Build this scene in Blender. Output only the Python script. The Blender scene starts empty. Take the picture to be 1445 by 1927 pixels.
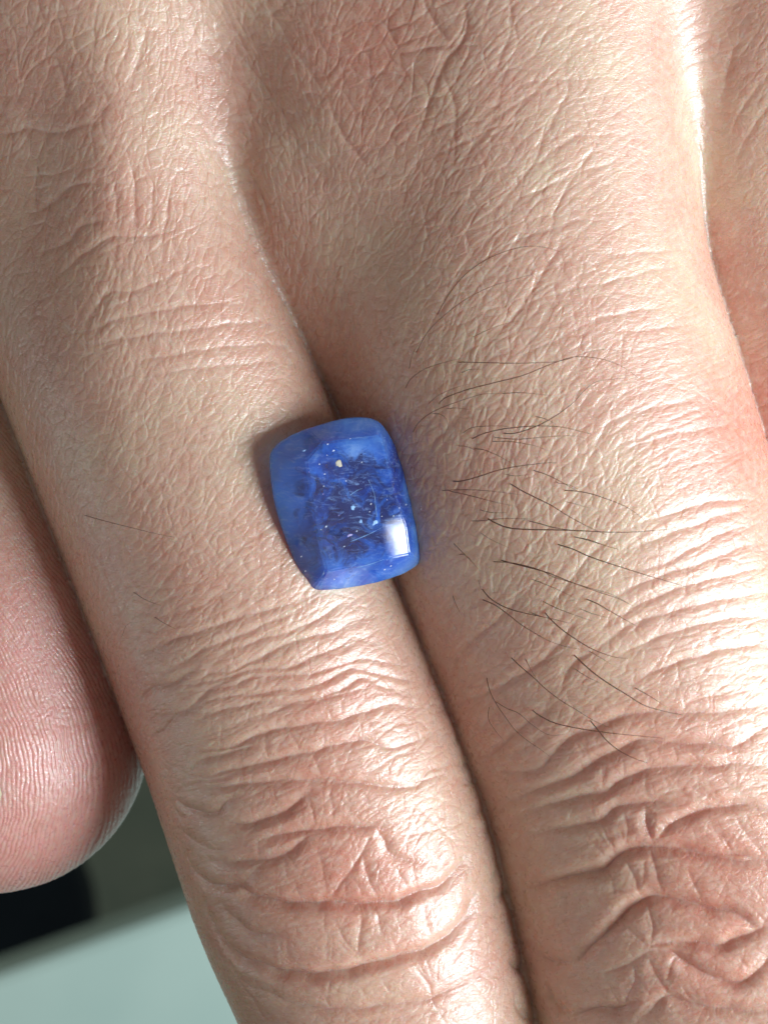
import bpy, math, random
import numpy as np
from mathutils import Vector

random.seed(7)
rng = np.random.default_rng(7)
SC = bpy.context.scene
COL = SC.collection

# ------------------------------------------------------------------ units
# geometry is worked out in "u"; 1 u = 0.02837 mm, and the scene uses 1 Blender unit = 1 cm
S = 0.002837
CAM_H = 12.0
D = CAM_H / S                       # camera height in u


def U(px, py, z=0.0):
    """point at height z (u) on the line of sight through a traced position"""
    k = (D - z) / D
    return ((px - 722.5) * k, (963.5 - py) * k, z)


# ------------------------------------------------------------------ camera, world, light
cam_d = bpy.data.cameras.new('camera')
cam = bpy.data.objects.new('camera', cam_d)
COL.objects.link(cam)
cam.location = (0, 0, CAM_H)
cam_d.sensor_fit = 'VERTICAL'
cam_d.sensor_height = 24.0
cam_d.lens = 24.0 * CAM_H / (1927 * S)
cam_d.clip_start = 0.05
cam_d.clip_end = 500
cam_d.dof.use_dof = True
cam_d.dof.focus_distance = 12.2
cam_d.dof.aperture_fstop = 0.075 * 1.0
SC.camera = cam
# lens is in mm while the scene is in cm units: pick the f-stop from the wanted aperture (cm)
APERTURE = 0.125
cam_d.dof.aperture_fstop = (cam_d.lens / 1000.0) / APERTURE

w = bpy.data.worlds.new('World')
SC.world = w
w.use_nodes = True
wn = w.node_tree
bg = wn.nodes['Background']
bg.inputs['Color'].default_value = (1.0, 0.93, 0.86, 1)
bg.inputs['Strength'].default_value = 0.19

STONE_TILT = math.radians(20)
STONE_AZ = math.radians(-8)
NRM = Vector((math.sin(STONE_TILT) * math.cos(STONE_AZ), math.sin(STONE_TILT) * math.sin(STONE_AZ), math.cos(STONE_TILT)))
STONE_C = Vector(U(655, 948, -27))
TABLE_H = 44.0


def on_plane(px, py, h=0.0):
    """where the sight line of a traced point meets the stone's plane h above its girdle"""
    o = Vector((0, 0, D))
    d = (Vector(((px - 722.5), (963.5 - py), 0)) - o).normalized()
    p0 = STONE_C + NRM * h
    t = (p0 - o).dot(NRM) / d.dot(NRM)
    return o + d * t


def window_lamp():
    # the window whose mirrored picture shows in the corner of the stone's table facet
    def virtual(px, py, dist):
        o = Vector((0, 0, D))
        d = (Vector(((px - 722.5), (963.5 - py), 0)) - o).normalized()
        return o + d * dist
    dist = (12 + 18) / S
    k = 12 / 42
    c = virtual(731, 990, dist)
    p0 = STONE_C + NRM * TABLE_H
    rot = math.radians(17)
    ex = Vector((math.cos(rot), math.sin(rot), 0))
    ey = Vector((math.sin(rot), -math.cos(rot), 0))
    Wd, Hd = 17 / S, 12 / S
    mid = c + ex * (Wd / 2) + ey * (Hd / 2)

    def mir(p):
        return p - NRM * (2 * (p - p0).dot(NRM))
    m = mir(mid)
    ax = (mir(mid + ex) - m).normalized()
    ay = (mir(mid + ey) - m).normalized()
    n = ax.cross(ay).normalized()
    tgt = (p0 - m).normalized()
    if n.dot(tgt) > 0:
        ay = -ay
        n = -n
    L = bpy.data.lights.new('window_light', 'AREA')
    L.shape = 'RECTANGLE'
    L.size = Wd * S
    L.size_y = Hd * S
    L.energy = 95000 * 0.01
    L.color = (0.84, 0.94, 1.0)
    o = bpy.data.objects.new('window_light', L)
    COL.objects.link(o)
    from mathutils import Matrix
    M = Matrix((ax, ay, n)).transposed().to_4x4()
    M.translation = m * S
    o.matrix_world = M
    return o


lamp = window_lamp()
LAMP_E = 12400.0
lamp.data.energy = LAMP_E
# weaker daylight from the other side of the room
f_l = bpy.data.lights.new('room_light', 'AREA')
f_l.shape = 'RECTANGLE'
f_l.size = 9
f_l.size_y = 7
f_l.energy = 300
f_l.color = (0.90, 0.97, 1.0)
f_o = bpy.data.objects.new('room_light', f_l)
COL.objects.link(f_o)
f_o.location = (-15, -4, 2.2)
f_o.rotation_euler = (Vector((-1, -1.5, -0.8)) - Vector(f_o.location)).to_track_quat('-Z', 'Y').to_euler()
SC.view_settings.view_transform = 'Standard'
SC.view_settings.look = 'None'
SC.view_settings.exposure = 0.0
SC.view_settings.gamma = 1.0
SC.cycles.use_denoising = True
SC.cycles.use_adaptive_sampling = True
SC.cycles.adaptive_threshold = 0.02
SC.cycles.max_bounces = 12
SC.cycles.transmission_bounces = 10
SC.cycles.volume_bounces = 2

# ------------------------------------------------------------------ node helpers


def mat(name):
    m = bpy.data.materials.new(name)
    m.use_nodes = True
    m.node_tree.nodes.clear()
    return m, m.node_tree


def nd(nt, typ, **kw):
    n = nt.nodes.new(typ)
    for k, v in kw.items():
        if k.startswith('i_'):
            n.inputs[k[2:].replace('_', ' ')].default_value = v
        else:
            setattr(n, k, v)
    return n


def ramp(nt, fac, stops):
    r = nt.nodes.new('ShaderNodeValToRGB')
    els = r.color_ramp.elements
    while len(els) > 1:
        els.remove(els[-1])
    els[0].position = stops[0][0]
    els[0].color = stops[0][1]
    for p, c in stops[1:]:
        e = els.new(p)
        e.color = c
    nt.links.new(fac, r.inputs[0])
    return r


def mesh_obj(name, verts, faces, material, parent=None, smooth=False):
    me = bpy.data.meshes.new(name)
    me.from_pydata([tuple(v) for v in verts], [], faces)
    me.update()
    me.materials.append(material)
    if smooth:
        me.polygons.foreach_set('use_smooth', [True] * len(me.polygons))
    o = bpy.data.objects.new(name, me)
    COL.objects.link(o)
    if parent:
        o.parent = parent
    return o


# ------------------------------------------------------------------ background: table and floor
def plain_mat(name, c1, c2, scale, rough, bump=0.02):
    m, nt = mat(name)
    out = nd(nt, 'ShaderNodeOutputMaterial')
    b = nd(nt, 'ShaderNodeBsdfPrincipled')
    tc = nd(nt, 'ShaderNodeTexCoord')
    n = nd(nt, 'ShaderNodeTexNoise')
    n.inputs['Scale'].default_value = scale
    n.inputs['Detail'].default_value = 6
    nt.links.new(tc.outputs['Object'], n.inputs['Vector'])
    r = ramp(nt, n.outputs['Fac'], [(0.3, c1), (0.7, c2)])
    nt.links.new(r.outputs[0], b.inputs['Base Color'])
    b.inputs['Roughness'].default_value = rough
    bp = nd(nt, 'ShaderNodeBump')
    bp.inputs['Strength'].default_value = 0.3
    bp.inputs['Distance'].default_value = bump
    nt.links.new(n.outputs['Fac'], bp.inputs['Height'])
    nt.links.new(bp.outputs[0], b.inputs['Normal'])
    nt.links.new(b.outputs[0], out.inputs[0])
    return m


def at_depth(px, py, z):
    k = (CAM_H - z) / CAM_H
    return ((px - 722.5) * S * k, (963.5 - py) * S * k, z)


def bevel_box(name, pts, z0, z1, material, bev=0.08):
    """closed slab over a counter-clockwise polygon with a softened top edge"""
    n = len(pts)
    c = np.mean(np.array(pts), axis=0)
    rings = []
    for z, inset in ((z0, 0), (z1 - bev, 0), (z1 - bev * 0.3, bev * 0.3), (z1, bev)):
        ring = []
        for p in pts:
            v = np.array(p) - c
            l = np.linalg.norm(v)
            q = c + v * (l - inset) / l
            ring.append((q[0], q[1], z))
        rings.append(ring)
    verts = [v for r in rings for v in r]
    faces = [tuple(range(n))[::-1]]
    for k in range(len(rings) - 1):
        for i in range(n):
            j = (i + 1) % n
            faces.append((k * n + i, k * n + j, (k + 1) * n + j, (k + 1) * n + i))
    faces.append(tuple((len(rings) - 1) * n + i for i in range(n)))
    return mesh_obj(name, verts, faces, material)


floor_m = plain_mat('floor_dark', (0.20, 0.28, 0.23, 1), (0.28, 0.36, 0.29, 1), 0.6, 0.7)
fl = mesh_obj('floor', [(-260, -260, -60), (260, -260, -60), (260, 260, -60), (-260, 260, -60)], [(0, 1, 2, 3)], floor_m)
fl['kind'] = 'structure'
paper_m = plain_mat('pale_desk', (0.45, 0.62, 0.56, 1), (0.52, 0.69, 0.62, 1), 0.35, 0.55)
zt = -28.0
a = at_depth(-900, 2155, zt)
b_ = at_depth(1600, 1254, zt)
a2 = at_depth(-500, 4200, zt)
b2 = at_depth(2600, 3600, zt)
desk = bevel_box('desk', [a2[:2], b2[:2], b_[:2], a[:2]], zt - 2.0, zt, paper_m, 0.3)
desk['label'] = 'pale mint desk top, out of focus below the fingertips'
desk['category'] = 'desk'
navy_m = plain_mat('navy_plastic', (0.004, 0.012, 0.022, 1), (0.008, 0.02, 0.032, 1), 0.8, 0.95)
nv, nf = [], []
cx, cy, _ = at_depth(-90, 1750, -45)
prof = [(0.0, 0.0), (1.35, 0.0), (1.45, 0.1), (1.45, 0.9), (1.38, 1.1), (1.1, 1.2), (0.0, 1.2)]
NS = 48
for r_, z_ in prof:
    for i in range(NS):
        t = 2 * math.pi * i / NS
        nv.append((cx + r_ * 2.4 * math.cos(t), cy + r_ * 2.4 * math.sin(t), -47 + z_ * 2))
for k in range(len(prof) - 1):
    for i in range(NS):
        j = (i + 1) % NS
        nf.append((k * NS + i, k * NS + j, (k + 1) * NS + j, (k + 1) * NS + i))
cap = mesh_obj('round_cushion', nv, nf, navy_m, smooth=True)
cap['label'] = 'blurred dark navy round shape at the lower left under the thumb'
cap['category'] = 'dark round object'

# ------------------------------------------------------------------ the hand: base form as a distance field


def smooth_table(ctrl, n=160):
    c = np.array([U(p[0], p[1], p[2]) + (p[3] * (D - p[2]) / D,) for p in ctrl], float)
    seg = np.r_[0, np.cumsum(np.linalg.norm(np.diff(c[:, :3], axis=0), axis=1))]
    s = np.linspace(0, seg[-1], n)
    t = np.stack([np.interp(s, seg, c[:, k]) for k in range(4)], 1)
    kern = np.hanning(19)
    kern /= kern.sum()
    pad = 9
    first, last = t[0] - (t[1] - t[0]) * np.arange(pad, 0, -1)[:, None], t[-1] + (t[-1] - t[-2]) * np.arange(1, pad + 1)[:, None]
    tp = np.vstack([first, t, last])
    t = np.stack([np.convolve(tp[:, k], kern, 'valid') for k in range(4)], 1)
    s = np.r_[0, np.cumsum(np.linalg.norm(np.diff(t[:, :3], axis=0), axis=1))]
    su = np.linspace(0, s[-1], 200)
    t = np.stack([np.interp(su, s, t[:, k]) for k in range(4)], 1)
    s = su
    ta = np.gradient(t[:, :3], s, axis=0)
    ta /= np.linalg.norm(ta, axis=1)[:, None]
    return s.astype(np.float32), t.astype(np.float32), ta.astype(np.float32)


INDEX = smooth_table([(150, -700, -470, 420), (190, -250, -430, 400), (165, 120, -372, 335), (212, 470, -335, 306), (308, 720, -302, 294),
                      (392, 930, -297, 294), (482, 1170, -294, 292), (574, 1400, -294, 298), (649, 1630, -288, 302), (734, 1870, -312, 280), (852, 2300, -370, 250)])
MIDDLE = smooth_table([(960, -700, -430, 430), (955, -250, -400, 395), (950, 120, -362, 352), (953, 380, -348, 356), (965, 600, -345, 378),
                       (1022, 800, -350, 385), (1084, 1000, -352, 383), (1228, 1400, -352, 369), (1324, 1680, -345, 391), (1406, 1930, -373, 412), (1550, 2350, -430, 390)])
RING = smooth_table([(1500, -700, -400, 380), (1492, -200, -400, 330), (1484, 120, -440, 305), (1492, 420, -530, 300), (1530, 700, -585, 300), (1600, 950, -620, 300), (1740, 1300, -640, 300), (1950, 1800, -660, 300)])
THUMB = smooth_table([(-260, 300, -640, 250), (-170, 650, -530, 250), (-75, 950, -455, 262), (-32, 1180, -430, 282), (-12, 1385, -420, 292)])


WEB = smooth_table([(650, -700, -430, 350), (650, -250, -385, 312), (660, 120, -350, 290), (655, 320, -330, 268), (652, 450, -345, 245), (655, 560, -385, 220), (680, 670, -450, 190)])


def tube(P, T, p=2.15):
    s, t, ta = T
    n = len(s)
    tab = np.concatenate([t, ta], 1)
    ax = t[-1, :3] - t[0, :3]
    L = float(np.linalg.norm(ax))
    ax = ax / L
    q = np.clip(((P - t[0, :3]) @ ax) / L * (n - 1), 0, n - 1.001).astype(np.float32)
    ds = float(s[-1]) / (n - 1)
    for it in range(3):
        i = q.astype(np.int32)
        f = (q - i)[:, None]
        r = tab[i] * (1 - f) + tab[i + 1] * f
        e = P - r[:, :3]
        if it < 2:
            q = np.clip(q + (e * r[:, 4:]).sum(1) / ds, 0, n - 1.001)
    # rounded-square section: broad back, flanks pressed flat against the neighbour
    h = np.sqrt(e[:, 0] ** 2 + e[:, 1] ** 2) + 1e-4
    v = np.abs(e[:, 2]) + 1e-4
    rr = np.sqrt(h * h + v * v)
    mxv = np.maximum(h, v)
    q_ = mxv * ((h / mxv) ** p + (v / mxv) ** p) ** (1.0 / p)
    return (q_ - r[:, 3]) * (q_ / rr) ** -0.6


def smin(a, b, k):
    h = np.clip(0.5 + 0.5 * (b - a) / k, 0, 1)
    return b * (1 - h) + a * h - k * h * (1 - h)


def sstep(a, b, x):
    t = np.clip((x - a) / (b - a), 0, 1)
    return t * t * (3 - 2 * t)


BOX = (-1010.0, 1030.0, -1260.0, 1250.0, -880.0, 110.0)


def field(P):
    P = P.astype(np.float32)
    y = 963.5 - P[:, 1]
    a = tube(P, INDEX)
    b = tube(P, MIDDLE)
    c = tube(P, RING)
    t = tube(P, THUMB, 2.0)
    b = smin(b, tube(P, WEB, 2.0), 120.0)
    k1 = 8 + 24 * (1 - sstep(380, 650, y)) + 150 * (1 - sstep(-80, 420, y))
    d = smin(a, b, k1)
    k2 = 8 + 130 * (1 - sstep(-100, 460, y))
    d = smin(d, c, k2)
    d = smin(d, t, 7.0)
    bx = np.maximum(np.maximum(BOX[0] + 30 - P[:, 0], P[:, 0] - BOX[1] + 30),
                    np.maximum(np.maximum(BOX[2] + 30 - P[:, 1], P[:, 1] - BOX[3] + 30), BOX[4] + 30 - P[:, 2]))
    return np.maximum(d, bx)


def field_many(P, chunk=400000):
    return np.concatenate([field(P[i:i + chunk]) for i in range(0, len(P), chunk)])


def grad(P, e=0.8):
    g = np.empty_like(P)
    for k in range(3):
        Q = P.copy()
        Q[:, k] += e
        R = P.copy()
        R[:, k] -= e
        g[:, k] = field_many(Q) - field_many(R)
    g /= np.maximum(np.linalg.norm(g, axis=1), 1e-6)[:, None]
    return g


def surface_nets(step):
    xs = np.arange(BOX[0], BOX[1] + step, step)
    ys = np.arange(BOX[2], BOX[3] + step, step)
    zs = np.arange(BOX[4], BOX[5] + step, step)
    nx, ny, nz = len(xs), len(ys), len(zs)
    F = np.empty((nx, ny, nz), np.float32)
    # coarse pass, then evaluate exactly only near the surface
    c = 4
    cx_, cy_, cz_ = xs[::c], ys[::c], zs[::c]
    G = np.stack(np.meshgrid(cx_, cy_, cz_, indexing='ij'), -1).reshape(-1, 3)
    Fc = field_many(G).reshape(len(cx_), len(cy_), len(cz_))
    Fc = np.repeat(np.repeat(np.repeat(Fc, c, 0), c, 1), c, 2)
    F[:] = Fc[:nx, :ny, :nz]
    near = np.abs(F) < step * c * 2.4
    ii, jj, kk = np.nonzero(near)
    F[near] = field_many(np.stack([xs[ii], ys[jj], zs[kk]], 1))
    ins = F < 0
    # cells crossed by the surface
    acc = np.zeros((nx - 1, ny - 1, nz - 1), np.int8)
    for dx in (0, 1):
        for dy in (0, 1):
            for dz in (0, 1):
                acc += ins[dx:nx - 1 + dx, dy:ny - 1 + dy, dz:nz - 1 + dz]
    act = (acc > 0) & (acc < 8)
    idx = -np.ones(act.shape, np.int64)
    ci = np.argwhere(act)
    idx[act] = np.arange(len(ci))
    pos = np.zeros((len(ci), 3))
    cnt = np.zeros(len(ci))
    corner = [(a, b, c_) for a in (0, 1) for b in (0, 1) for c_ in (0, 1)]
    for a in corner:
        for k in range(3):
            if a[k] == 0:
                b = list(a)
                b[k] = 1
                fa = F[ci[:, 0] + a[0], ci[:, 1] + a[1], ci[:, 2] + a[2]]
                fb = F[ci[:, 0] + b[0], ci[:, 1] + b[1], ci[:, 2] + b[2]]
                m = (fa < 0) != (fb < 0)
                t = np.where(m, fa / np.where(m, fa - fb, 1), 0)
                p = np.tile(np.array(a, float), (len(ci), 1))
                p[:, k] = t
                pos += p * m[:, None]
                cnt += m
    V = (ci + pos / cnt[:, None]) * step + np.array([xs[0], ys[0], zs[0]])
    Q = []
    for k in range(3):
        s1 = [slice(1, -1)] * 3
        s1[k] = slice(0, -1)
        s2 = list(s1)
        s2[k] = slice(1, None)
        A = ins[tuple(s1)]
        B = ins[tuple(s2)]
        e = np.argwhere(A != B)
        flip = A[A != B]
        u, v = (k + 1) % 3, (k + 2) % 3
        e = e + 1
        e[:, k] -= 1
        off = []
        for du, dv in ((-1, -1), (0, -1), (0, 0), (-1, 0)):
            o = e.copy()
            o[:, u] += du
            o[:, v] += dv
            off.append(idx[o[:, 0], o[:, 1], o[:, 2]])
        q = np.stack(off, 1)
        q = np.where(flip[:, None], q, q[:, ::-1])
        Q.append(q)
    return V, np.vstack(Q)


# ------------------------------------------------------------------ skin relief map (real displacement, sampled at world positions)
GX0, GY0, GST = -110.0, -110.0, 1.5
GW, GH = int((1445 + 220) / GST), int((1927 + 220) / GST)
gx = GX0 + np.arange(GW) * GST
gy = GY0 + np.arange(GH) * GST
XX, YY = np.meshgrid(gx, gy)
XX = XX.astype(np.float32)
YY = YY.astype(np.float32)


def vnoise(x, y, sc, seed=0):
    """smooth value noise"""
    r = np.random.default_rng(seed)
    T = r.random((128, 128)).astype(np.float32) * 2 - 1
    x = x / sc + 1000
    y = y / sc + 1000
    xi = np.floor(x).astype(np.int64)
    yi = np.floor(y).astype(np.int64)
    fx = x - xi
    fy = y - yi
    fx = fx * fx * (3 - 2 * fx)
    fy = fy * fy * (3 - 2 * fy)
    a = T[yi % 128, xi % 128]
    b = T[yi % 128, (xi + 1) % 128]
    c = T[(yi + 1) % 128, xi % 128]
    d = T[(yi + 1) % 128, (xi + 1) % 128]
    return (a * (1 - fx) + b * fx) * (1 - fy) + (c * (1 - fx) + d * fx) * fy


# direction of the skin lines and how coarse / long / deep the skin cells are, by area
# x, y, angle (deg, y up), aspect, weight of coarse cells, weight of medium, weight of fine, long-line amount
FLOW = [
    (60, 100, 62, 1.7, 1.0, 0.5, 0.3, 0.4), (150, 350, 66, 1.8, 1.0, 0.5, 0.3, 0.4), (60, 600, 70, 2.0, 0.8, 0.6, 0.3, 0.4),
    (300, 200, 68, 1.7, 0.7, 0.8, 0.4, 0.4), (330, 450, 80, 2.0, 0.4, 1.0, 0.5, 0.4), (250, 700, 78, 1.8, 0.3, 0.9, 0.6, 0.6),
    (480, 80, -52, 1.8, 0.6, 0.9, 0.5, 0.5), (520, 300, -62, 1.9, 0.3, 1.1, 0.6, 0.4), (600, 520, 80, 2.0, 0.4, 1.0, 0.4, 0.3),
    (700, 120, 62, 1.8, 1.2, 0.4, 0.3, 0.5), (760, 350, 58, 2.0, 1.0, 0.7, 0.3, 0.7), (720, 650, 68, 2.1, 0.6, 1.0, 0.4, 0.5),
    (950, 120, 48, 2.0, 0.9, 0.6, 0.3, 0.9), (950, 400, 45, 2.1, 0.9, 0.7, 0.3, 0.9), (1180, 120, 30, 1.7, 0.5, 0.6, 0.4, 0.6),
    (1200, 400, 22, 1.9, 0.5, 0.6, 0.4, 0.7), (1250, 700, 14, 2.2, 0.5, 0.6, 0.4, 1.0), (1000, 650, 48, 2.2, 0.8, 0.9, 0.3, 0.6),
    (950, 900, 72, 2.2, 0.4, 1.2, 0.4, 0.3), (1080, 950, 64, 2.2, 0.5, 1.1, 0.4, 0.4), (1280, 1000, 22, 2.2, 0.6, 0.6, 0.4, 0.9),
    (880, 1150, 74, 2.0, 0.4, 1.0, 0.4, 0.3), (1050, 1150, 50, 2.2, 0.6, 0.9, 0.4, 0.5), (1330, 1200, 18, 2.3, 0.8, 0.6, 0.4, 1.0),
    (950, 1350, 40, 2.0, 0.7, 0.7, 0.3, 0.7), (1200, 1400, 20, 2.2, 0.7, 0.6, 0.4, 0.6), (1100, 1600, 22, 1.8, 0.2, 0.5, 1.0, 0.9),
    (1350, 1700, -8, 1.8, 0.2, 0.5, 1.0, 0.9), (1200, 1880, 10, 1.8, 0.2, 0.5, 1.0, 0.9),
    (1400, 100, 48, 2.2, 0.6, 0.9, 0.3, 0.6), (1400, 400, 48, 2.2, 0.3, 1.0, 0.3, 0.5), (1430, 750, 30, 2.0, 0.2, 0.4, 0.3, 0.3),
    (120, 900, 75, 2.0, 0.2, 0.9, 0.5, 0.3), (250, 950, 62, 1.9, 0.3, 1.0, 0.5, 0.5), (420, 800, 60, 1.8, 0.2, 0.9, 0.7, 0.7),
    (500, 720, 30, 1.8, 0.1, 0.6, 0.8, 0.9), (430, 1000, 50, 2.1, 0.3, 1.0, 0.5, 0.7), (300, 1180, 45, 2.1, 0.4, 0.9, 0.5, 0.7),
    (500, 1150, 36, 2.5, 0.4, 0.8, 0.5, 1.0), (680, 1180, 28, 2.4, 0.5, 0.8, 0.5, 1.0), (400, 1320, 26, 2.5, 0.5, 0.6, 0.5, 0.8),
    (680, 1350, 14, 2.4, 0.5, 0.6, 0.6, 0.7), (450, 1550, 16, 2.0, 0.2, 0.4, 0.9, 0.8), (700, 1550, 60, 1.8, 0.2, 0.6, 1.0, 0.9),
    (800, 1500, 30, 2.0, 0.4, 0.9, 0.5, 0.5), (550, 1800, 5, 2.0, 0.2, 0.3, 0.9, 0.7), (800, 1800, 25, 2.0, 0.3, 0.7, 0.9, 0.9),
]


def flow_fields(X, Y, sig=115.0):
    sh = X.shape
    a = np.zeros(sh, np.float32)
    b = np.zeros(sh, np.float32)
    o = [np.zeros(sh, np.float32) for _ in range(5)]
    W = np.full(sh, 1e-6, np.float32)
    for f in FLOW:
        g = np.exp(-((X - f[0]) ** 2 + (Y - f[1]) ** 2) / (2 * sig * sig)).astype(np.float32) + 1e-9
        W += g
        th = math.radians(f[2]) * 2
        a += g * math.cos(th)
        b += g * math.sin(th)
        for k in range(5):
            o[k] += g * f[3 + k]
    ang = 0.5 * np.arctan2(b, a)
    return ang, [v / W for v in o]


# evaluate on a coarse grid and enlarge (angles through their doubled vector)
cs = 10
ang_c, oth_c = flow_fields(XX[::cs, ::cs], YY[::cs, ::cs])


def upsample(A):
    h, w_ = A.shape
    yi = np.clip(np.arange(GH) / cs, 0, h - 1.001)
    xi = np.clip(np.arange(GW) / cs, 0, w_ - 1.001)
    y0 = yi.astype(int)
    x0 = xi.astype(int)
    fy = (yi - y0)[:, None]
    fx = (xi - x0)[None, :]
    return ((A[y0][:, x0] * (1 - fx) + A[y0][:, x0 + 1] * fx) * (1 - fy) + (A[y0 + 1][:, x0] * (1 - fx) + A[y0 + 1][:, x0 + 1] * fx) * fy).astype(np.float32)


c2 = upsample(np.cos(2 * ang_c))
s2 = upsample(np.sin(2 * ang_c))
ANG = 0.5 * np.arctan2(s2, c2) + 0.12 * vnoise(XX, YY, 95, 3) + 0.06 * vnoise(XX, YY, 40, 4)

ASP, WCO, WME, WFI, WLN = [upsample(v) for v in oth_c]
ASP = ASP * 1.25


def cells(size, seed, jitter=0.95, warp=0.25, asp=None):
    """elongated skin cells: returns edge distance, per-cell tilt height, per-cell random"""
    asp = ASP if asp is None else asp
    r = np.random.default_rng(seed)
    X = XX + warp * size * vnoise(XX, YY, size * 1.1, seed + 11)
    Y = YY + warp * size * vnoise(XX, YY, size * 1.1, seed + 12)
    n = 160
    JX = r.random((n, n)).astype(np.float32)
    JY = r.random((n, n)).astype(np.float32)
    TX = r.normal(size=(n, n)).astype(np.float32)
    TY = r.normal(size=(n, n)).astype(np.float32)
    RR = r.random((n, n)).astype(np.float32)
    ca, sa = np.cos(ANG), -np.sin(ANG)          # y is down here
    xi = np.floor(X / size).astype(np.int32)
    yi = np.floor(Y / size).astype(np.int32)
    F1 = np.full(X.shape, 1e9, np.float32)
    F2 = F1.copy()
    tilt = np.zeros(X.shape, np.float32)
    rnd = np.zeros(X.shape, np.float32)
    sq = np.sqrt(asp)
    sg = np.where(-sa < 0, -1.0, 1.0).astype(np.float32)
    nxx, nyy = -sa * sg, ca * sg
    for dy in (-2, -1, 0, 1, 2):
        for dx in (-2, -1, 0, 1, 2):
            cxi = (xi + dx) % n
            cyi = (yi + dy) % n
            ex = X - (xi + dx + 0.5 + jitter * (JX[cyi, cxi] - 0.5)) * size
            ey = Y - (yi + dy + 0.5 + jitter * (JY[cyi, cxi] - 0.5)) * size
            l = (ex * ca + ey * sa) / sq
            m = (-ex * sa + ey * ca) * sq
            d = np.sqrt(l * l + m * m)
            new = d < F1
            F2 = np.where(new, F1, np.minimum(F2, d))
            F1 = np.where(new, d, F1)
            tilt = np.where(new, (ex * TX[cyi, cxi] + ey * TY[cyi, cxi]) / size * 0.65 + 0.35 * (ex * nxx + ey * nyy) / size, tilt)
            rnd = np.where(new, RR[cyi, cxi], rnd)
    return (F2 - F1), tilt, rnd


def pillow(e, w_):
    return 1 - np.exp(-(e / w_))


H = np.zeros((GH, GW), np.float32)
# undulation
H += 1.6 * vnoise(XX, YY, 120, 21) + 0.7 * vnoise(XX, YY, 55, 22)
# the index and middle finger keep clear of their joint folds' own relief
e, t, r_ = cells(46, 101)
H += WCO * (2.1 * pillow(e, 3.4) + 1.2 * t * np.minimum(e / 14, 1) + 0.9 * (r_ - 0.5))
e, t, r_ = cells(23, 202)
H += WME * (2.0 * pillow(e, 2.6) + 1.1 * t * np.minimum(e / 5, 1) + 0.6 * (r_ - 0.5))
e, t, r_ = cells(11.5, 303)
H += WFI * (0.75 * pillow(e, 2.0) + 0.5 * t * np.minimum(e / 4, 1))
FINE = np.ones_like(H)

GROOVE = np.zeros_like(H)


def catmull(P, step=2.5):
    P = np.array(P, float)
    if len(P) < 3:
        n = max(2, int(np.linalg.norm(P[-1] - P[0]) / step))
        return P[0] + (P[-1] - P[0]) * np.linspace(0, 1, n)[:, None]
    Q = np.vstack([2 * P[0] - P[1], P, 2 * P[-1] - P[-2]])
    out = []
    for i in range(1, len(Q) - 2):
        n = max(2, int(np.linalg.norm(Q[i + 1] - Q[i]) / step))
        t = np.linspace(0, 1, n, endpoint=False)[:, None]
        out.append(0.5 * ((2 * Q[i]) + (-Q[i - 1] + Q[i + 1]) * t + (2 * Q[i - 1] - 5 * Q[i] + 4 * Q[i + 1] - Q[i + 2]) * t * t
                          + (-Q[i - 1] + 3 * Q[i] - 3 * Q[i + 1] + Q[i + 2]) * t ** 3))
    out.append(P[-1:])
    return np.vstack(out)


def stamp(G, pts, width, depth, taper=0.25, sharp=True):
    n = len(pts)
    R = int(width * 3.0 / GST) + 2
    for i in range(n):
        s = i / max(1, n - 1)
        tp = min(1.0, s / taper, (1 - s) / taper) if taper > 0 else 1.0
        dpt = depth * (0.25 + 0.75 * tp) if taper > 0 else depth
        x, y = pts[i]
        cxp, cyp = (x - GX0) / GST, (y - GY0) / GST
        ix, iy = int(cxp), int(cyp)
        x0, x1, y0, y1 = ix - R, ix + R + 1, iy - R, iy + R + 1
        if x0 < 0 or y0 < 0 or x1 > GW or y1 > GH:
            continue
        ax_ = (np.arange(x0, x1) - cxp) * GST
        ay_ = (np.arange(y0, y1) - cyp) * GST
        d2 = ax_[None, :] ** 2 + ay_[:, None] ** 2
        if sharp:
            v = dpt * np.exp(-(np.sqrt(d2 + 0.5)) / width)
        else:
            v = dpt * np.exp(-d2 / (width * width))
        sub = G[y0:y1, x0:x1]
        np.maximum(sub, v, out=sub)


def trace_line(x, y, length, cross=0.0, step=3.0):
    pts = [(x, y)]
    th = None
    for _ in range(int(length / step)):
        ix = int((x - GX0) / GST)
        iy = int((y - GY0) / GST)
        if not (0 <= ix < GW and 0 <= iy < GH):
            break
        a_ = ANG[iy, ix] + cross
        dx, dy = math.cos(a_), -math.sin(a_)
        if th is not None and dx * th[0] + dy * th[1] < 0:
            dx, dy = -dx, -dy
        th = (dx, dy)
        x += dx * step
        y += dy * step
        pts.append((x, y))
    return np.array(pts)


# long fine skin lines following, and crossing, the grain
LINES = np.zeros_like(H)
for i in range(5200):
    x, y = rng.uniform(-90, 1530), rng.uniform(-90, 2010)
    wl = WLN[int((y - GY0) / GST), int((x - GX0) / GST)]
    if rng.random() > wl:
        continue
    kind = rng.random()
    if kind < 0.55:
        stamp(LINES, trace_line(x, y, rng.uniform(60, 240), rng.normal() * 0.08), rng.uniform(1.5, 2.3), rng.uniform(0.5, 1.7))
    else:
        stamp(LINES, trace_line(x, y, rng.uniform(35, 150), math.radians(rng.choice([62, -58, 75])) + rng.normal() * 0.15), rng.uniform(1.3, 2.0), rng.uniform(0.5, 1.5))

# folds traced one by one
WIDE = np.zeros_like(H)
MARK = np.zeros_like(H)


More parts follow.
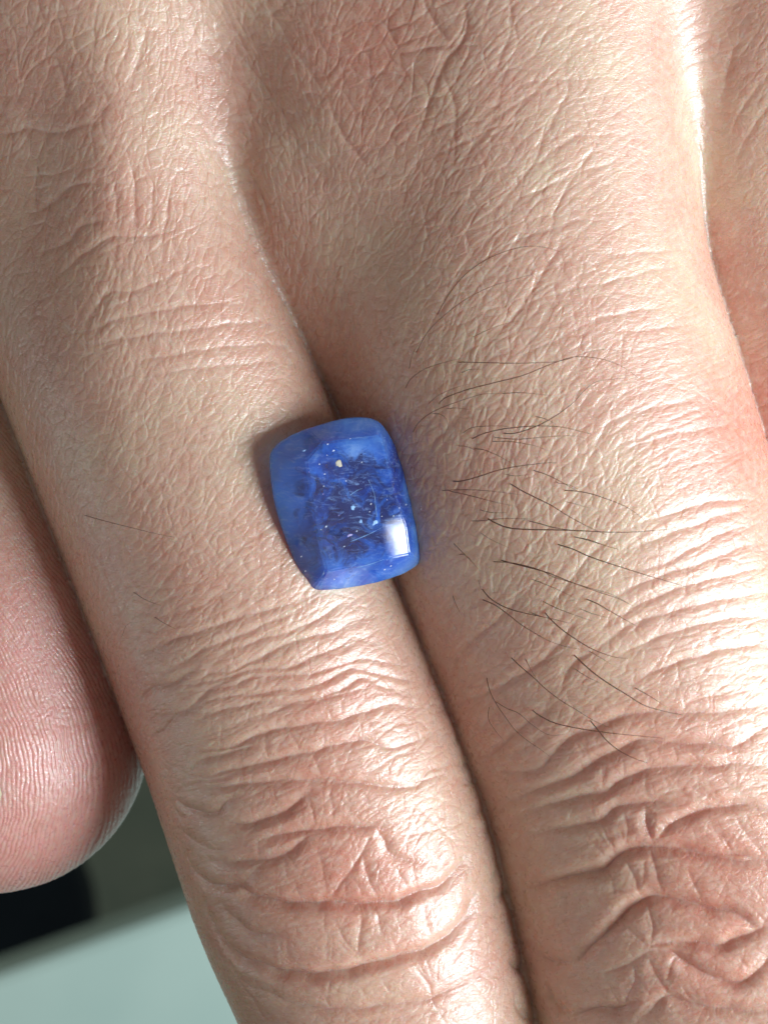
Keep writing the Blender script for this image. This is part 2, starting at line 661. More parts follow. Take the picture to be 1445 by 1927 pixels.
def fold(ox, oy, sc, pts, depth=7.0, width=4.0, wide=0.0, wwide=16.0):
    P = catmull([(ox + p[0] / sc, oy + p[1] / sc) for p in pts])
    # slight natural wander
    k = np.arange(len(P))
    ph = rng.uniform(0, 6.28)
    P = P + np.stack([0.9 * np.sin(k * 0.31 + ph), 1.1 * np.sin(k * 0.23 + 2 * ph)], 1)
    stamp(MARK, P, width, depth, 0.22)
    if wide > 0:
        stamp(WIDE, P[::2], wwide, wide, 0.3, sharp=False)


A = (250, 1060, 2.223)
for pts, dp, wd in [
    ([(170, 215), (260, 190), (300, 170), (380, 110), (430, 50)], 5, 0),
    ([(0, 400), (90, 360), (200, 310), (330, 270), (420, 235), (540, 200), (650, 175), (760, 120)], 6, 3),
    ([(120, 470), (230, 400), (330, 345), (430, 310), (520, 270), (620, 230), (700, 190)], 6, 2),
    ([(380, 380), (500, 330), (640, 290), (740, 250), (860, 180), (930, 150)], 7, 3),
    ([(250, 500), (330, 460), (420, 450), (560, 380), (690, 320), (830, 290), (930, 240), (1010, 215)], 7, 4),
    ([(180, 510), (300, 500), (420, 470), (520, 440), (640, 440), (760, 390), (860, 350), (930, 310), (1010, 330)], 7, 4),
    ([(200, 540), (380, 520), (500, 480), (640, 470), (780, 455), (900, 415), (1000, 400), (1120, 430)], 6, 3),
    ([(290, 580), (380, 560), (500, 550), (620, 530), (740, 520), (830, 480), (930, 440), (1050, 470), (1200, 490)], 8, 4),
    ([(230, 620), (330, 625), (440, 600), (540, 580), (640, 590), (740, 570), (850, 540), (960, 480), (1060, 520), (1160, 540)], 8, 4),
    ([(400, 680), (520, 640), (640, 600), (760, 580), (860, 550), (1000, 520)], 6, 2),
    ([(240, 780), (350, 780), (450, 755), (540, 710), (640, 690), (780, 665), (880, 650), (1000, 610), (1080, 590), (1180, 600)], 9, 6),
    ([(240, 870), (300, 820), (420, 790), (520, 760)], 7, 4),
    ([(230, 900), (330, 890), (430, 860), (530, 840), (640, 810), (740, 790), (850, 760), (960, 740), (1090, 770), (1190, 740), (1250, 700)], 9, 6),
    ([(180, 960), (300, 945), (430, 930), (560, 915), (700, 905), (840, 905), (980, 925), (1180, 930), (1240, 870), (1330, 840)], 9, 6),
    ([(920, 880), (1020, 860), (1110, 800), (1200, 770)], 5, 0),
    ([(60, 730), (130, 700), (180, 640), (250, 600), (330, 520), (420, 490)], 7, 4),
    ([(20, 590), (90, 520), (180, 500), (260, 440)], 7, 4),
    ([(70, 650), (150, 640), (210, 620), (290, 600)], 6, 3),
    ([(550, 720), (560, 790), (575, 830)], 4, 0), ([(650, 700), (690, 760), (700, 800)], 4, 0), ([(740, 780), (770, 840), (790, 900)], 4, 0),
    ([(600, 780), (640, 720)], 3, 0), ([(820, 920), (825, 978)], 4, 0), ([(850, 850), (880, 900)], 3, 0), ([(790, 700), (810, 770)], 3, 0),
    ([(500, 530), (530, 480)], 4, 0), ([(590, 520), (640, 450)], 4, 0), ([(800, 500), (880, 430)], 4, 0), ([(670, 400), (800, 330)], 4, 0), ([(850, 390), (920, 330)], 4, 0),
    ([(640, 280), (700, 200)], 4, 0), ([(290, 250), (370, 150)], 4, 0), ([(700, 470), (780, 430)], 3, 0), ([(1050, 790), (1070, 880)], 3, 0), ([(1130, 800), (1100, 900)], 3, 0),
    ([(500, 600), (520, 650)], 3, 0), ([(570, 570), (590, 620)], 3, 0), ([(620, 550), (640, 600)], 3, 0), ([(670, 640), (700, 680)], 3, 0), ([(610, 640), (590, 690)], 3, 0),
    ([(860, 540), (880, 640)], 3, 0), ([(960, 620), (1010, 700)], 4, 0), ([(1020, 640), (1090, 740)], 4, 0), ([(1180, 650), (1240, 700)], 4, 0),
    ([(950, 450), (1010, 560), (1050, 580)], 4, 0), ([(1050, 490), (1100, 530), (1150, 560)], 4, 0), ([(870, 290), (930, 320), (1010, 300)], 4, 0),
]:
    fold(*A, pts, depth=dp * 0.95, width=3.4, wide=wd * 0.9, wwide=11)

B = (300, 1450, 2.223)
for pts, dp, wd in [
    ([(60, 90), (110, 70), (180, 50), (270, 30), (350, 0)], 8, 5),
    ([(60, 130), (110, 150), (150, 170), (200, 185), (245, 175), (270, 140), (330, 110)], 8, 6),
    ([(240, 190), (330, 228), (440, 205), (520, 175), (590, 120), (630, 90)], 10, 9),
    ([(420, 75), (520, 50), (620, 40), (720, 50), (840, 50), (930, 65), (1050, 70), (1090, 40), (1180, 20)], 9, 7),
    ([(430, 290), (530, 262), (640, 250), (740, 235), (840, 235), (905, 232), (940, 250)], 11, 9),
    ([(200, 380), (300, 385), (390, 380), (470, 370), (540, 345), (600, 290), (650, 255)], 9, 8),
    ([(120, 440), (190, 470), (260, 485), (330, 490), (380, 525), (470, 552), (560, 562), (650, 562), (700, 555), (770, 562), (850, 562), (920, 558), (1010, 545), (1100, 505), (1180, 480), (1240, 420), (1270, 370)], 15, 19),
    ([(330, 490), (380, 440), (440, 385)], 7, 5),
    ([(700, 550), (770, 460), (850, 340), (890, 260)], 9, 5),
    ([(905, 232), (940, 290), (970, 350), (1100, 390)], 8, 6),
    ([(850, 340), (870, 440), (920, 545)], 8, 4),
    ([(190, 640), (240, 720), (320, 780), (420, 822), (520, 852), (620, 862), (720, 855), (820, 835), (920, 805), (1040, 775), (1130, 745), (1200, 700), (1280, 620), (1310, 540)], 15, 20),
    ([(930, 690), (910, 600), (860, 570)], 7, 4), ([(840, 570), (845, 650), (830, 740), (850, 800)], 7, 4),
    ([(260, 560), (330, 640), (390, 680), (500, 690)], 6, 6),
    ([(300, 880), (420, 920), (560, 980), (700, 1000), (840, 1000), (960, 980), (1100, 965), (1250, 900), (1400, 830)], 8, 6),
    ([(760, 1060), (900, 1045), (1160, 1010), (1400, 940)], 6, 4),
    ([(1040, 780), (1120, 890), (1160, 1000), (1200, 1060)], 6, 2), ([(690, 940), (720, 1010)], 4, 0),
    ([(1210, 820), (1300, 700), (1370, 600)], 6, 3), ([(1040, 100), (1140, 210), (1220, 280)], 5, 1), ([(1170, 250), (1165, 400)], 5, 1),
    ([(730, 620), (770, 700), (850, 800)], 5, 1), ([(700, 660), (700, 800)], 4, 0), ([(710, 60), (730, 220)], 6, 1), ([(620, 90), (655, 240)], 6, 1),
    ([(520, 360), (530, 440)], 4, 0), ([(410, 290), (415, 370)], 4, 0), ([(560, 460), (590, 540)], 4, 0), ([(660, 320), (690, 450), (700, 520)], 5, 2),
    ([(800, 440), (850, 520)], 5, 0), ([(770, 440), (785, 550)], 4, 0), ([(780, 80), (800, 140)], 4, 0), ([(850, 90), (880, 150)], 4, 0), ([(770, 130), (850, 220)], 4, 0), ([(720, 70), (830, 220)], 4, 0),
    ([(990, 400), (1040, 500)], 5, 1), ([(1050, 370), (1080, 490)], 5, 1), ([(1100, 540), (1120, 640), (1140, 720)], 5, 2), ([(930, 880), (975, 940)], 5, 0), ([(1080, 800), (1110, 860)], 5, 0),
    ([(1180, 250), (1260, 330)], 4, 0), ([(1120, 400), (1230, 380)], 5, 2), ([(1000, 270), (1100, 260), (1190, 230), (1240, 200)], 5, 2), ([(840, 800), (730, 700)], 3, 0), ([(970, 700), (1000, 780)], 4, 0),
    ([(1120, 640), (1200, 560), (1300, 560)], 3, 0), ([(1150, 100), (1200, 60), (1230, 110)], 4, 1), ([(1300, 870), (1400, 1000)], 4, 1), ([(1230, 900), (1330, 1000)], 4, 1),
    ([(70, 340), (100, 420), (180, 470)], 6, 3), ([(20, 150), (60, 200), (140, 190)], 6, 4), ([(60, 250), (150, 300), (230, 330), (320, 340)], 5, 5),
    ([(170, 560), (180, 640), (280, 740)], 6, 2), ([(250, 760), (300, 880), (380, 980), (440, 1060)], 5, 3),
    ([(530, 700), (545, 800)], 4, 1), ([(290, 560), (300, 650)], 4, 0),
]:
    fold(*B, pts, depth=dp * (1.0 if wd > 5 else 0.65), width=3.2, wide=wd * (1.0 if wd > 5 else 0.5), wwide=13)

C = (850, 1300, 2.4286)
for pts, dp, wd in [
    ([(100, 320), (200, 280), (300, 190), (370, 130), (440, 80)], 6, 6),
    ([(110, 400), (250, 370), (380, 370), (450, 310), (540, 210), (640, 180), (730, 130), (880, 100), (1060, 100), (1240, 95), (1445, 60)], 7, 8),
    ([(180, 540), (320, 490), (430, 440), (560, 390), (640, 330), (720, 290), (820, 240), (900, 225), (1010, 240), (1180, 240), (1300, 250), (1380, 200), (1445, 160)], 8, 10),
    ([(260, 620), (400, 545), (560, 490), (680, 470), (760, 420), (860, 370), (960, 350), (1080, 340), (1200, 345), (1330, 330), (1445, 350)], 8, 10),
    ([(380, 660), (450, 640), (540, 620), (660, 600), (740, 540), (830, 515), (940, 510), (1060, 520)], 8, 9),
    ([(860, 715), (960, 720), (1100, 740), (1300, 750), (1445, 775)], 9, 9),
    ([(920, 690), (1000, 610), (1100, 560), (1220, 530), (1340, 520), (1445, 545)], 9, 10),
    ([(880, 520), (890, 620), (915, 700)], 8, 6), ([(680, 310), (690, 460)], 6, 3), ([(780, 540), (800, 640), (790, 720)], 6, 3),
    ([(940, 470), (1020, 460), (1100, 490)], 5, 3), ([(1080, 440), (1180, 490), (1270, 530)], 6, 3), ([(1010, 240), (1030, 330)], 5, 2),
    ([(1040, 80), (1100, 50), (1200, 20), (1330, -10)], 5, 4), ([(1290, 560), (1340, 650), (1430, 760)], 6, 3), ([(870, 240), (900, 350)], 4, 1),
    ([(560, 230), (610, 310)], 4, 1), ([(600, 90), (640, 150), (690, 260)], 4, 1), ([(780, 300), (790, 400)], 4, 1), ([(640, 620), (720, 720), (745, 760)], 5, 2),
    ([(1180, 600), (1260, 740)], 5, 2), ([(1260, 570), (1310, 640)], 4, 1), ([(880, 360), (890, 480)], 5, 2), ([(1340, 120), (1445, 170)], 5, 4), ([(1200, 400), (1300, 440)], 4, 3),
    ([(240, 300), (330, 260), (430, 200)], 4, 3), ([(120, 200), (180, 120), (230, 60)], 5, 4),
]:
    fold(*C, pts, depth=dp * (1.0 if wd > 5 else 0.65), width=3.4, wide=wd * (1.0 if wd > 5 else 0.5), wwide=13)

DD = (900, 1560, 2.651)
for pts, dp, wd in [
    ([(180, 315), (300, 290), (420, 250), (520, 225), (620, 200), (680, 150), (750, 100), (850, 95), (950, 95), (1100, 120), (1250, 150), (1430, 160)], 12, 17),
    ([(480, 668), (560, 590), (640, 510), (700, 450), (760, 390), (830, 350), (930, 345), (1080, 380), (1200, 405), (1300, 430), (1380, 490), (1445, 480)], 13, 19),
    ([(240, 655), (340, 668), (480, 668)], 9, 9),
    ([(700, 460), (780, 530), (840, 590)], 7, 4), ([(840, 370), (865, 480), (860, 580)], 8, 5),
    ([(860, 582), (940, 572), (1080, 572), (1200, 582), (1300, 545), (1445, 480)], 12, 15),
    ([(600, 740), (680, 700), (780, 660), (860, 590)], 8, 7),
    ([(860, 600), (960, 620), (1060, 690), (1160, 740), (1300, 770), (1400, 700), (1445, 640)], 11, 14),
    ([(480, 930), (600, 900), (700, 900), (780, 870)], 10, 12), ([(820, 930), (860, 900), (940, 840), (1060, 880), (1200, 900), (1445, 920)], 11, 12),
    ([(840, 640), (900, 760), (950, 840)], 8, 5), ([(780, 660), (770, 780), (710, 880)], 7, 4), ([(720, 140), (770, 230), (805, 345)], 8, 5),
    ([(560, 60), (640, 150)], 5, 2), ([(620, 0), (680, 110)], 6, 2), ([(1040, 200), (1110, 360)], 5, 3), ([(1180, 0), (1280, 130)], 6, 3), ([(1340, 20), (1420, 140)], 5, 2),
    ([(850, 80), (880, 200), (920, 330)], 8, 6), ([(150, 400), (190, 220), (280, 60)], 5, 7), ([(440, 290), (435, 460)], 4, 2), ([(650, 210), (680, 330)], 5, 2),
    ([(640, 760), (700, 880)], 5, 1), ([(930, 760), (970, 660), (1010, 640)], 7, 3), ([(1020, 790), (1070, 880)], 6, 2), ([(1300, 640), (1350, 700)], 5, 1), ([(1350, 390), (1445, 470)], 5, 2),
    ([(260, 800), (330, 900), (480, 930)], 7, 9), ([(820, 260), (830, 150)], 5, 3), ([(700, 0), (740, 90)], 5, 2), ([(560, 300), (640, 420)], 4, 1),
]:
    fold(*DD, pts, depth=dp * (1.0 if wd > 8 else 0.8), width=3.2, wide=wd * (1.0 if wd > 8 else 0.5), wwide=15)

T1 = (0, 0, 2.0)
for pts, dp, wd in [
    ([(-120, 500), (0, 490), (80, 470), (180, 490), (300, 470), (380, 450)], 6, 4), ([(60, 800), (100, 790), (200, 740), (270, 690), (400, 690)], 7, 5),
    ([(120, 950), (230, 910), (300, 850), (390, 820)], 6, 5), ([(200, 1040), (300, 960), (430, 890), (560, 890), (650, 860)], 7, 4),
    ([(300, 1250), (400, 1110), (520, 1090), (700, 1010)], 5, 3), ([(110, 600), (95, 700), (100, 790)], 6, 3),
    ([(860, 150), (930, 260), (1000, 350), (1080, 460), (1130, 560), (1240, 700)], 6, 3), ([(960, 60), (1040, 120), (1110, 190), (1180, 290), (1230, 370)], 6, 3), ([(1120, 360), (1170, 350), (1230, 380)], 6, 2),
    ([(1230, 380), (1300, 520), (1400, 640)], 6, 3), ([(860, 580), (940, 720), (1000, 850)], 6, 3), ([(700, 90), (800, 200), (880, 330)], 5, 2),
    ([(330, 1250), (450, 1200), (600, 1170), (720, 1150), (900, 1140)], 5, 3), ([(300, 1300), (560, 1260), (720, 1240), (900, 1215), (1060, 1210)], 5, 3),
    ([(500, 1360), (640, 1340), (800, 1310), (1000, 1295), (1100, 1290)], 5, 3), ([(640, 1100), (630, 1250), (640, 1420)], 3, 1),
    ([(540, 1420), (700, 1390), (900, 1370), (1100, 1360)], 4, 2), ([(360, 300), (400, 380), (330, 460)], 4, 2), ([(200, 180), (240, 330), (210, 400)], 5, 2), ([(130, 190), (250, 220), (340, 280)], 4, 2),
    ([(520, 60), (545, 150), (490, 320)], 4, 2), ([(1000, 0), (1060, 110), (1110, 200)], 5, 2), ([(640, 700), (630, 800), (600, 960)], 5, 1), ([(500, 620), (510, 760), (500, 900)], 5, 2), ([(420, 640), (440, 780), (430, 960)], 5, 2),
    ([(580, 650), (570, 800), (560, 900)], 4, 1),
]:
    fold(*T1, pts, depth=dp * 0.75, width=3.2, wide=wd * 0.45, wwide=9)

T2 = (722, 0, 2.0)
for pts, dp, wd in [
    ([(150, -20), (170, 50), (240, 150)], 8, 4), ([(300, -10), (310, 120), (240, 220), (210, 280), (160, 420), (130, 520)], 8, 4), ([(210, 250), (260, 370), (270, 430), (265, 640)], 6, 2),
    ([(0, 130), (60, 200), (160, 180), (300, 170), (420, 180)], 6, 2), ([(130, 520), (230, 470), (300, 430), (350, 350)], 5, 2), ([(-60, 300), (0, 270), (90, 290)], 5, 2), ([(-100, 60), (-20, 80), (30, 130), (70, 240)], 6, 3),
    ([(470, 0), (480, 100), (430, 240), (380, 310)], 5, 1), ([(230, 690), (330, 560), (440, 430), (520, 380), (640, 290)], 5, 1), ([(180, 590), (330, 520), (420, 480), (560, 450)], 5, 1),
    ([(400, 830), (460, 740), (560, 620), (600, 520), (700, 330)], 5, 1), ([(620, 860), (680, 720), (800, 540)], 5, 1), ([(370, 1300), (480, 1200), (560, 1090), (640, 960), (690, 880)], 6, 2),
    ([(320, 480), (450, 380), (550, 310), (700, 300), (860, 290)], 4, 1), ([(540, 660), (680, 530), (760, 510), (900, 510)], 4, 1), ([(480, 760), (620, 700), (760, 640), (900, 600)], 4, 1),
    ([(500, 900), (640, 860), (720, 830), (850, 830)], 4, 1), ([(580, 1130), (700, 1090), (850, 1060), (1000, 1020), (1130, 1000)], 4, 1), ([(620, 1300), (780, 1210), (900, 1180), (1100, 1150)], 4, 1),
    ([(820, 960), (980, 950), (1130, 940)], 4, 1), ([(880, 1250), (1000, 1240), (1150, 1220)], 4, 1), ([(1290, 180), (1240, 330), (1200, 470)], 5, 3), ([(1440, 280), (1330, 400), (1240, 520)], 5, 2), ([(1440, 400), (1340, 520), (1250, 640)], 5, 2),
]:
    fold(*T2, pts, depth=dp * 0.75, width=3.2, wide=wd * 0.45, wwide=9)

E1 = (745, 650, 2.064)
for pts, dp, wd in [
    ([(960, 690), (1080, 650), (1200, 610), (1330, 600), (1445, 610)], 5, 4), ([(900, 800), (1040, 740), (1180, 690), (1290, 650), (1400, 640)], 5, 4),
    ([(860, 880), (1010, 860), (1150, 790), (1290, 720), (1420, 690)], 5, 4), ([(840, 980), (1010, 900), (1200, 840), (1330, 790), (1445, 760)], 6, 5),
    ([(800, 1090), (960, 1000), (1100, 940), (1260, 900), (1445, 860)], 6, 6), ([(780, 1180), (900, 1090), (1020, 1050), (1200, 1000), (1445, 960)], 6, 6),
    ([(860, 1210), (1000, 1140), (1160, 1090), (1300, 1060), (1445, 1050)], 7, 6), ([(930, 1300), (1040, 1250), (1200, 1200), (1330, 1170), (1445, 1160)], 7, 7),
    ([(800, 320), (920, 260), (1060, 230), (1200, 200)], 4, 1), ([(820, 440), (960, 380), (1100, 340), (1290, 310)], 4, 2), ([(830, 400), (1000, 340), (1130, 300)], 4, 1),
    ([(180, 1290), (290, 1160), (400, 1060), (500, 960)], 6, 5), ([(560, 1040), (660, 940), (740, 830), (860, 720)], 5, 3), ([(220, 1400), (400, 1330), (560, 1230), (640, 1150), (700, 1060)], 6, 6),
    ([(640, 1330), (690, 1230), (800, 1170)], 6, 4), ([(740, 470), (780, 380), (860, 260)], 4, 1), ([(100, 450), (190, 330), (300, 200)], 4, 2),
    ([(290, 300), (300, 420), (250, 520)], 4, 1), ([(430, 560), (470, 640), (440, 740)], 4, 1), ([(560, 520), (520, 640), (540, 760)], 4, 1),
]:
    fold(*E1, pts, depth=dp * 0.8, width=3.2, wide=wd * 0.6, wwide=10)

# papillary ridges of the thumb pad
RR_ = 300.0
phi = XX - (RR_ - np.sqrt(RR_ * RR_ + (YY - 1480) ** 2)) + 5 * vnoise(XX, YY, 70, 61) + 3.6 * vnoise(XX, YY, 24, 62)
ridge = np.sin(phi * (2 * math.pi / 8.6))
ridge = 0.85 * (ridge * 0.75 + 0.25 * np.sin(2 * phi * (2 * math.pi / 8.6) + 1.0)) * (0.75 + 0.35 * vnoise(XX, YY, 30, 63)) + 0.5 * vnoise(XX, YY, 5, 64)

LINES *= (1 - 0.5 * np.clip(WIDE / 8, 0, 1))
CALM = 1 - 0.5 * np.exp(-(((XX - 1290) / 190) ** 2 + ((YY - 330) / 420) ** 2)) - 0.25 * np.exp(-(((XX - 330) / 190) ** 2 + ((YY - 880) / 200) ** 2))
H_FINGER = (0.6 * H - 0.95 * LINES) * CALM - 0.46 * MARK - 0.72 * WIDE
H_FINGER -= 52 * sstep(0, 1, (235 - XX) / 215) * np.exp(-((YY - 330) / 330) ** 2)
H_FINGER -= 16 * np.exp(-((XX - 470 - 0.55 * (YY - 130)) / 70) ** 2) * np.exp(-((YY - 150) / 190) ** 2)
H_THUMB = ridge + 1.0 * vnoise(XX, YY, 60, 65)


def sample(G, px, py):
    x = np.clip((px - GX0) / GST, 0, GW - 1.01)
    y = np.clip((py - GY0) / GST, 0, GH - 1.01)
    xi = x.astype(np.int64)
    yi = y.astype(np.int64)
    fx = (x - xi).astype(np.float32)
    fy = (y - yi).astype(np.float32)
    return (G[yi, xi] * (1 - fx) + G[yi, xi + 1] * fx) * (1 - fy) + (G[yi + 1, xi] * (1 - fx) + G[yi + 1, xi + 1] * fx) * fy


# ------------------------------------------------------------------ build the hand mesh
STEP, SUB = 9.4, 5
V, Q = surface_nets(STEP)
for _ in range(2):
    g = grad(V)
    V = V - g * field_many(V)[:, None]
# faces that the photograph shows are divided finely, the rest stays coarse
VN = grad(V)
cen = V[Q].mean(1)
nrm = VN[Q].mean(1)
kc = D / (D - cen[:, 2])
pxc = cen[:, 0] * kc + 722.5
pyc = 963.5 - cen[:, 1] * kc
top = (nrm[:, 2] > -0.02) & (pxc > -62) & (pxc < 1490) & (pyc > -40) & (pyc < 1967)
# what lies hidden below another finger needs no fine skin either
ti = np.nonzero(top)[0]
org = np.array([0, 0, D])
hid = np.zeros(len(ti), bool)
for tt in (18.0, 40.0, 80.0, 140.0):
    ray = org - cen[ti]
    ray /= np.linalg.norm(ray, axis=1)[:, None]
    hid |= field_many(cen[ti] + ray * tt) < -16
top[ti[hid]] = False
QT, QB = Q[top], Q[~top]
n1 = SUB + 1
uu, vv = np.meshgrid(np.linspace(0, 1, n1), np.linspace(0, 1, n1), indexing='ij')
uu = uu.ravel()
vv = vv.ravel()
WQ = [(1 - uu) * (1 - vv), uu * (1 - vv), uu * vv, (1 - uu) * vv]
P = sum(V[QT[:, k]][:, None, :] * WQ[k][None, :, None] for k in range(4)).reshape(-1, 3)
K = np.round((P + 4000) / 0.02).astype(np.int64)
key = (K[:, 0] * 1000003 + K[:, 1]) * 1000003 + K[:, 2]
_, first, inv = np.unique(key, return_index=True, return_inverse=True)
inv = inv.reshape(len(QT), n1, n1)
PV = P[first]
g = sum(VN[QT[:, k]][:, None, :] * WQ[k][None, :, None] for k in range(4)).reshape(-1, 3)[first]
g /= np.linalg.norm(g, axis=1)[:, None]
i0 = inv[:, :-1, :-1].reshape(-1)
i1 = inv[:, 1:, :-1].reshape(-1)
i2 = inv[:, 1:, 1:].reshape(-1)
i3 = inv[:, :-1, 1:].reshape(-1)
QF = np.stack([i0, i1, i2, i3], 1)
PV = PV - g * np.clip(field_many(PV), -3, 3)[:, None]
px = PV[:, 0] * D / (D - PV[:, 2]) + 722.5
py = 963.5 - PV[:, 1] * D / (D - PV[:, 2])
PF = PV.astype(np.float32)
is_thumb = sstep(-4, 4, tube(PF, INDEX) - tube(PF, THUMB, 2.0))
wn_ = 0.65 + 0.35 * sstep(-0.05, 0.26, g[:, 2])
dep = 0.75 * np.maximum(0, -PV[:, 2] - 75)
sx_, sy_ = px + g[:, 0] * dep, py - g[:, 1] * dep
hh = sample(H_FINGER, sx_, sy_) * (1 - is_thumb) + sample(H_THUMB, px, py) * is_thumb
VM = np.ones(len(V), np.float32)
VM[np.unique(QB)] = 0
wb_ = np.minimum(1, 2.5 * sum(VM[QT[:, k]][:, None] * WQ[k][None, :] for k in range(4)).reshape(-1)[first])
PV = PV + g * (hh * wn_ * wb_)[:, None]
# join fine and coarse parts: coarse vertices keep their places
used = np.unique(QB)
remap = -np.ones(len(V), np.int64)
remap[used] = np.arange(len(used)) + len(PV)
# coarse border vertices share the fine ones
KV = np.round((V[used] + 4000) / 0.02).astype(np.int64)
kv = (KV[:, 0] * 1000003 + KV[:, 1]) * 1000003 + KV[:, 2]
uk = key[first]
srt = np.argsort(uk)
loc = np.clip(np.searchsorted(uk[srt], kv), 0, len(uk) - 1)
hit = uk[srt][loc] == kv
remap[used[hit]] = srt[loc[hit]]
VA = np.vstack([PV, V[used]]) * S
FA = np.vstack([QF, remap[QB]])
me = bpy.data.meshes.new('hand')
me.vertices.add(len(VA))
me.vertices.foreach_set('co', VA.astype(np.float32).ravel())
me.loops.add(FA.size)
me.loops.foreach_set('vertex_index', FA.astype(np.int32).ravel())
me.polygons.add(len(FA))
me.polygons.foreach_set('loop_start', (np.arange(len(FA)) * 4).astype(np.int32))
me.polygons.foreach_set('loop_total', np.full(len(FA), 4, np.int32))
me.update(calc_edges=True)
me.validate()
me.polygons.foreach_set('use_smooth', [True] * len(me.polygons))
print('hand faces', len(FA), 'fine', len(QF))

# skin colour areas (real differences of tone, not light)
vp = VA / S
vpx = vp[:, 0] * D / (D - vp[:, 2]) + 722.5
vpy = 963.5 - vp[:, 1] * D / (D - vp[:, 2])
thumb_w = np.zeros(len(VA), np.float32)
thumb_w[:len(PV)] = is_thumb
vf = vp[len(PV):].astype(np.float32)
thumb_w[len(PV):] = sstep(-4, 4, tube(vf, INDEX) - tube(vf, THUMB, 2.0))
pink = np.zeros(len(VA), np.float32)
for (x, y, r, a_) in [(700, 80, 130, 0.75), (760, 230, 90, 0.4), (650, 1640, 130, 0.75), (600, 1480, 110, 0.5), (560, 1600, 130, 0.4), (1340, 1640, 180, 0.8), (1300, 1450, 150, 0.5), (1420, 800, 140, 0.9),
                      (1330, 1800, 150, 0.6), (1200, 1380, 120, 0.45), (120, 480, 130, 0.35), (720, 760, 150, 0.25), (600, 1330, 90, 0.35), (1150, 1700, 120, 0.25), (1060, 1250, 120, 0.3), (700, 1900, 160, 0.3), (80, 150, 140, 0.25)]:
    pink = np.maximum(pink, a_ * np.exp(-((vpx - x) ** 2 + (vpy - y) ** 2) / (r * r)))
pink = np.clip(pink + 0.3 * sample(np.clip(WIDE / 14, 0, 1), vpx, vpy) * (1 - thumb_w), 0, 1)
att = me.attributes.new('pink', 'FLOAT', 'POINT')
att.data.foreach_set('value', pink.astype(np.float32))
att = me.attributes.new('thumb', 'FLOAT', 'POINT')
att.data.foreach_set('value', (thumb_w * (0.25 + 0.75 * sstep(850, 1250, vpy))).astype(np.float32))

m, nt = mat('skin')
out = nd(nt, 'ShaderNodeOutputMaterial')
bs = nd(nt, 'ShaderNodeBsdfPrincipled')
tc = nd(nt, 'ShaderNodeTexCoord')
ap = nd(nt, 'ShaderNodeAttribute', attribute_name='pink')
at = nd(nt, 'ShaderNodeAttribute', attribute_name='thumb')
n1_ = nd(nt, 'ShaderNodeTexNoise')
n1_.inputs['Scale'].default_value = 1.3
n1_.inputs['Detail'].default_value = 5
nt.links.new(tc.outputs['Object'], n1_.inputs['Vector'])
base = ramp(nt, n1_.outputs['Fac'], [(0.36, (0.58, 0.325, 0.24, 1)), (0.5, (0.61, 0.385, 0.285, 1)), (0.64, (0.62, 0.435, 0.31, 1))])
mx = nd(nt, 'ShaderNodeMix', data_type='RGBA')
mx.inputs[7].default_value = (0.54, 0.21, 0.15, 1)
nt.links.new(ap.outputs['Fac'], mx.inputs[0])
nt.links.new(base.outputs[0], mx.inputs[6])
mx2 = nd(nt, 'ShaderNodeMix', data_type='RGBA')
mx2.inputs[7].default_value = (0.67, 0.315, 0.275, 1)
nt.links.new(at.outputs['Fac'], mx2.inputs[0])
nt.links.new(mx.outputs[2], mx2.inputs[6])
# fine mottling of the capillaries
n2_ = nd(nt, 'ShaderNodeTexNoise')
n2_.inputs['Scale'].default_value = 7
n2_.inputs['Detail'].default_value = 3
nt.links.new(tc.outputs['Object'], n2_.inputs['Vector'])
mr = nd(nt, 'ShaderNodeMapRange')
mr.inputs['From Min'].default_value = 0.35
mr.inputs['From Max'].default_value = 0.7
mr.inputs['To Min'].default_value = 0.0
mr.inputs['To Max'].default_value = 0.32
nt.links.new(n2_.outputs['Fac'], mr.inputs['Value'])
mx3 = nd(nt, 'ShaderNodeMix', data_type='RGBA')
mx3.inputs[7].default_value = (0.50, 0.23, 0.17, 1)
nt.links.new(mr.outputs[0], mx3.inputs[0])
nt.links.new(mx2.outputs[2], mx3.inputs[6])
n5_ = nd(nt, 'ShaderNodeTexNoise')
n5_.inputs['Scale'].default_value = 22
n5_.inputs['Detail'].default_value = 5
nt.links.new(tc.outputs['Object'], n5_.inputs['Vector'])
mr5 = nd(nt, 'ShaderNodeMapRange')
mr5.inputs['From Min'].default_value = 0.42
mr5.inputs['From Max'].default_value = 0.72
mr5.inputs['To Max'].default_value = 0.34
nt.links.new(n5_.outputs['Fac'], mr5.inputs['Value'])
mx5 = nd(nt, 'ShaderNodeMix', data_type='RGBA')
mx5.inputs[7].default_value = (0.70, 0.56, 0.46, 1)
nt.links.new(mr5.outputs[0], mx5.inputs[0])
nt.links.new(mx3.outputs[2], mx5.inputs[6])
nt.links.new(mx5.outputs[2], bs.inputs['Base Color'])
bs.inputs['Subsurface Weight'].default_value = 0.62
bs.inputs['Subsurface Radius'].default_value = (1.0, 0.20, 0.09)
bs.inputs['Subsurface Scale'].default_value = 0.2
bs.inputs['Coat Weight'].default_value = 0.12
bs.inputs['Coat Roughness'].default_value = 0.42
bs.inputs['Coat IOR'].default_value = 1.45
bs.inputs['Specular IOR Level'].default_value = 0.8
n3_ = nd(nt, 'ShaderNodeTexNoise')
n3_.inputs['Scale'].default_value = 30
n3_.inputs['Detail'].default_value = 4
nt.links.new(tc.outputs['Object'], n3_.inputs['Vector'])
mr2 = nd(nt, 'ShaderNodeMapRange')
mr2.inputs['From Min'].default_value = 0.3
mr2.inputs['From Max'].default_value = 0.7
mr2.inputs['To Min'].default_value = 0.22
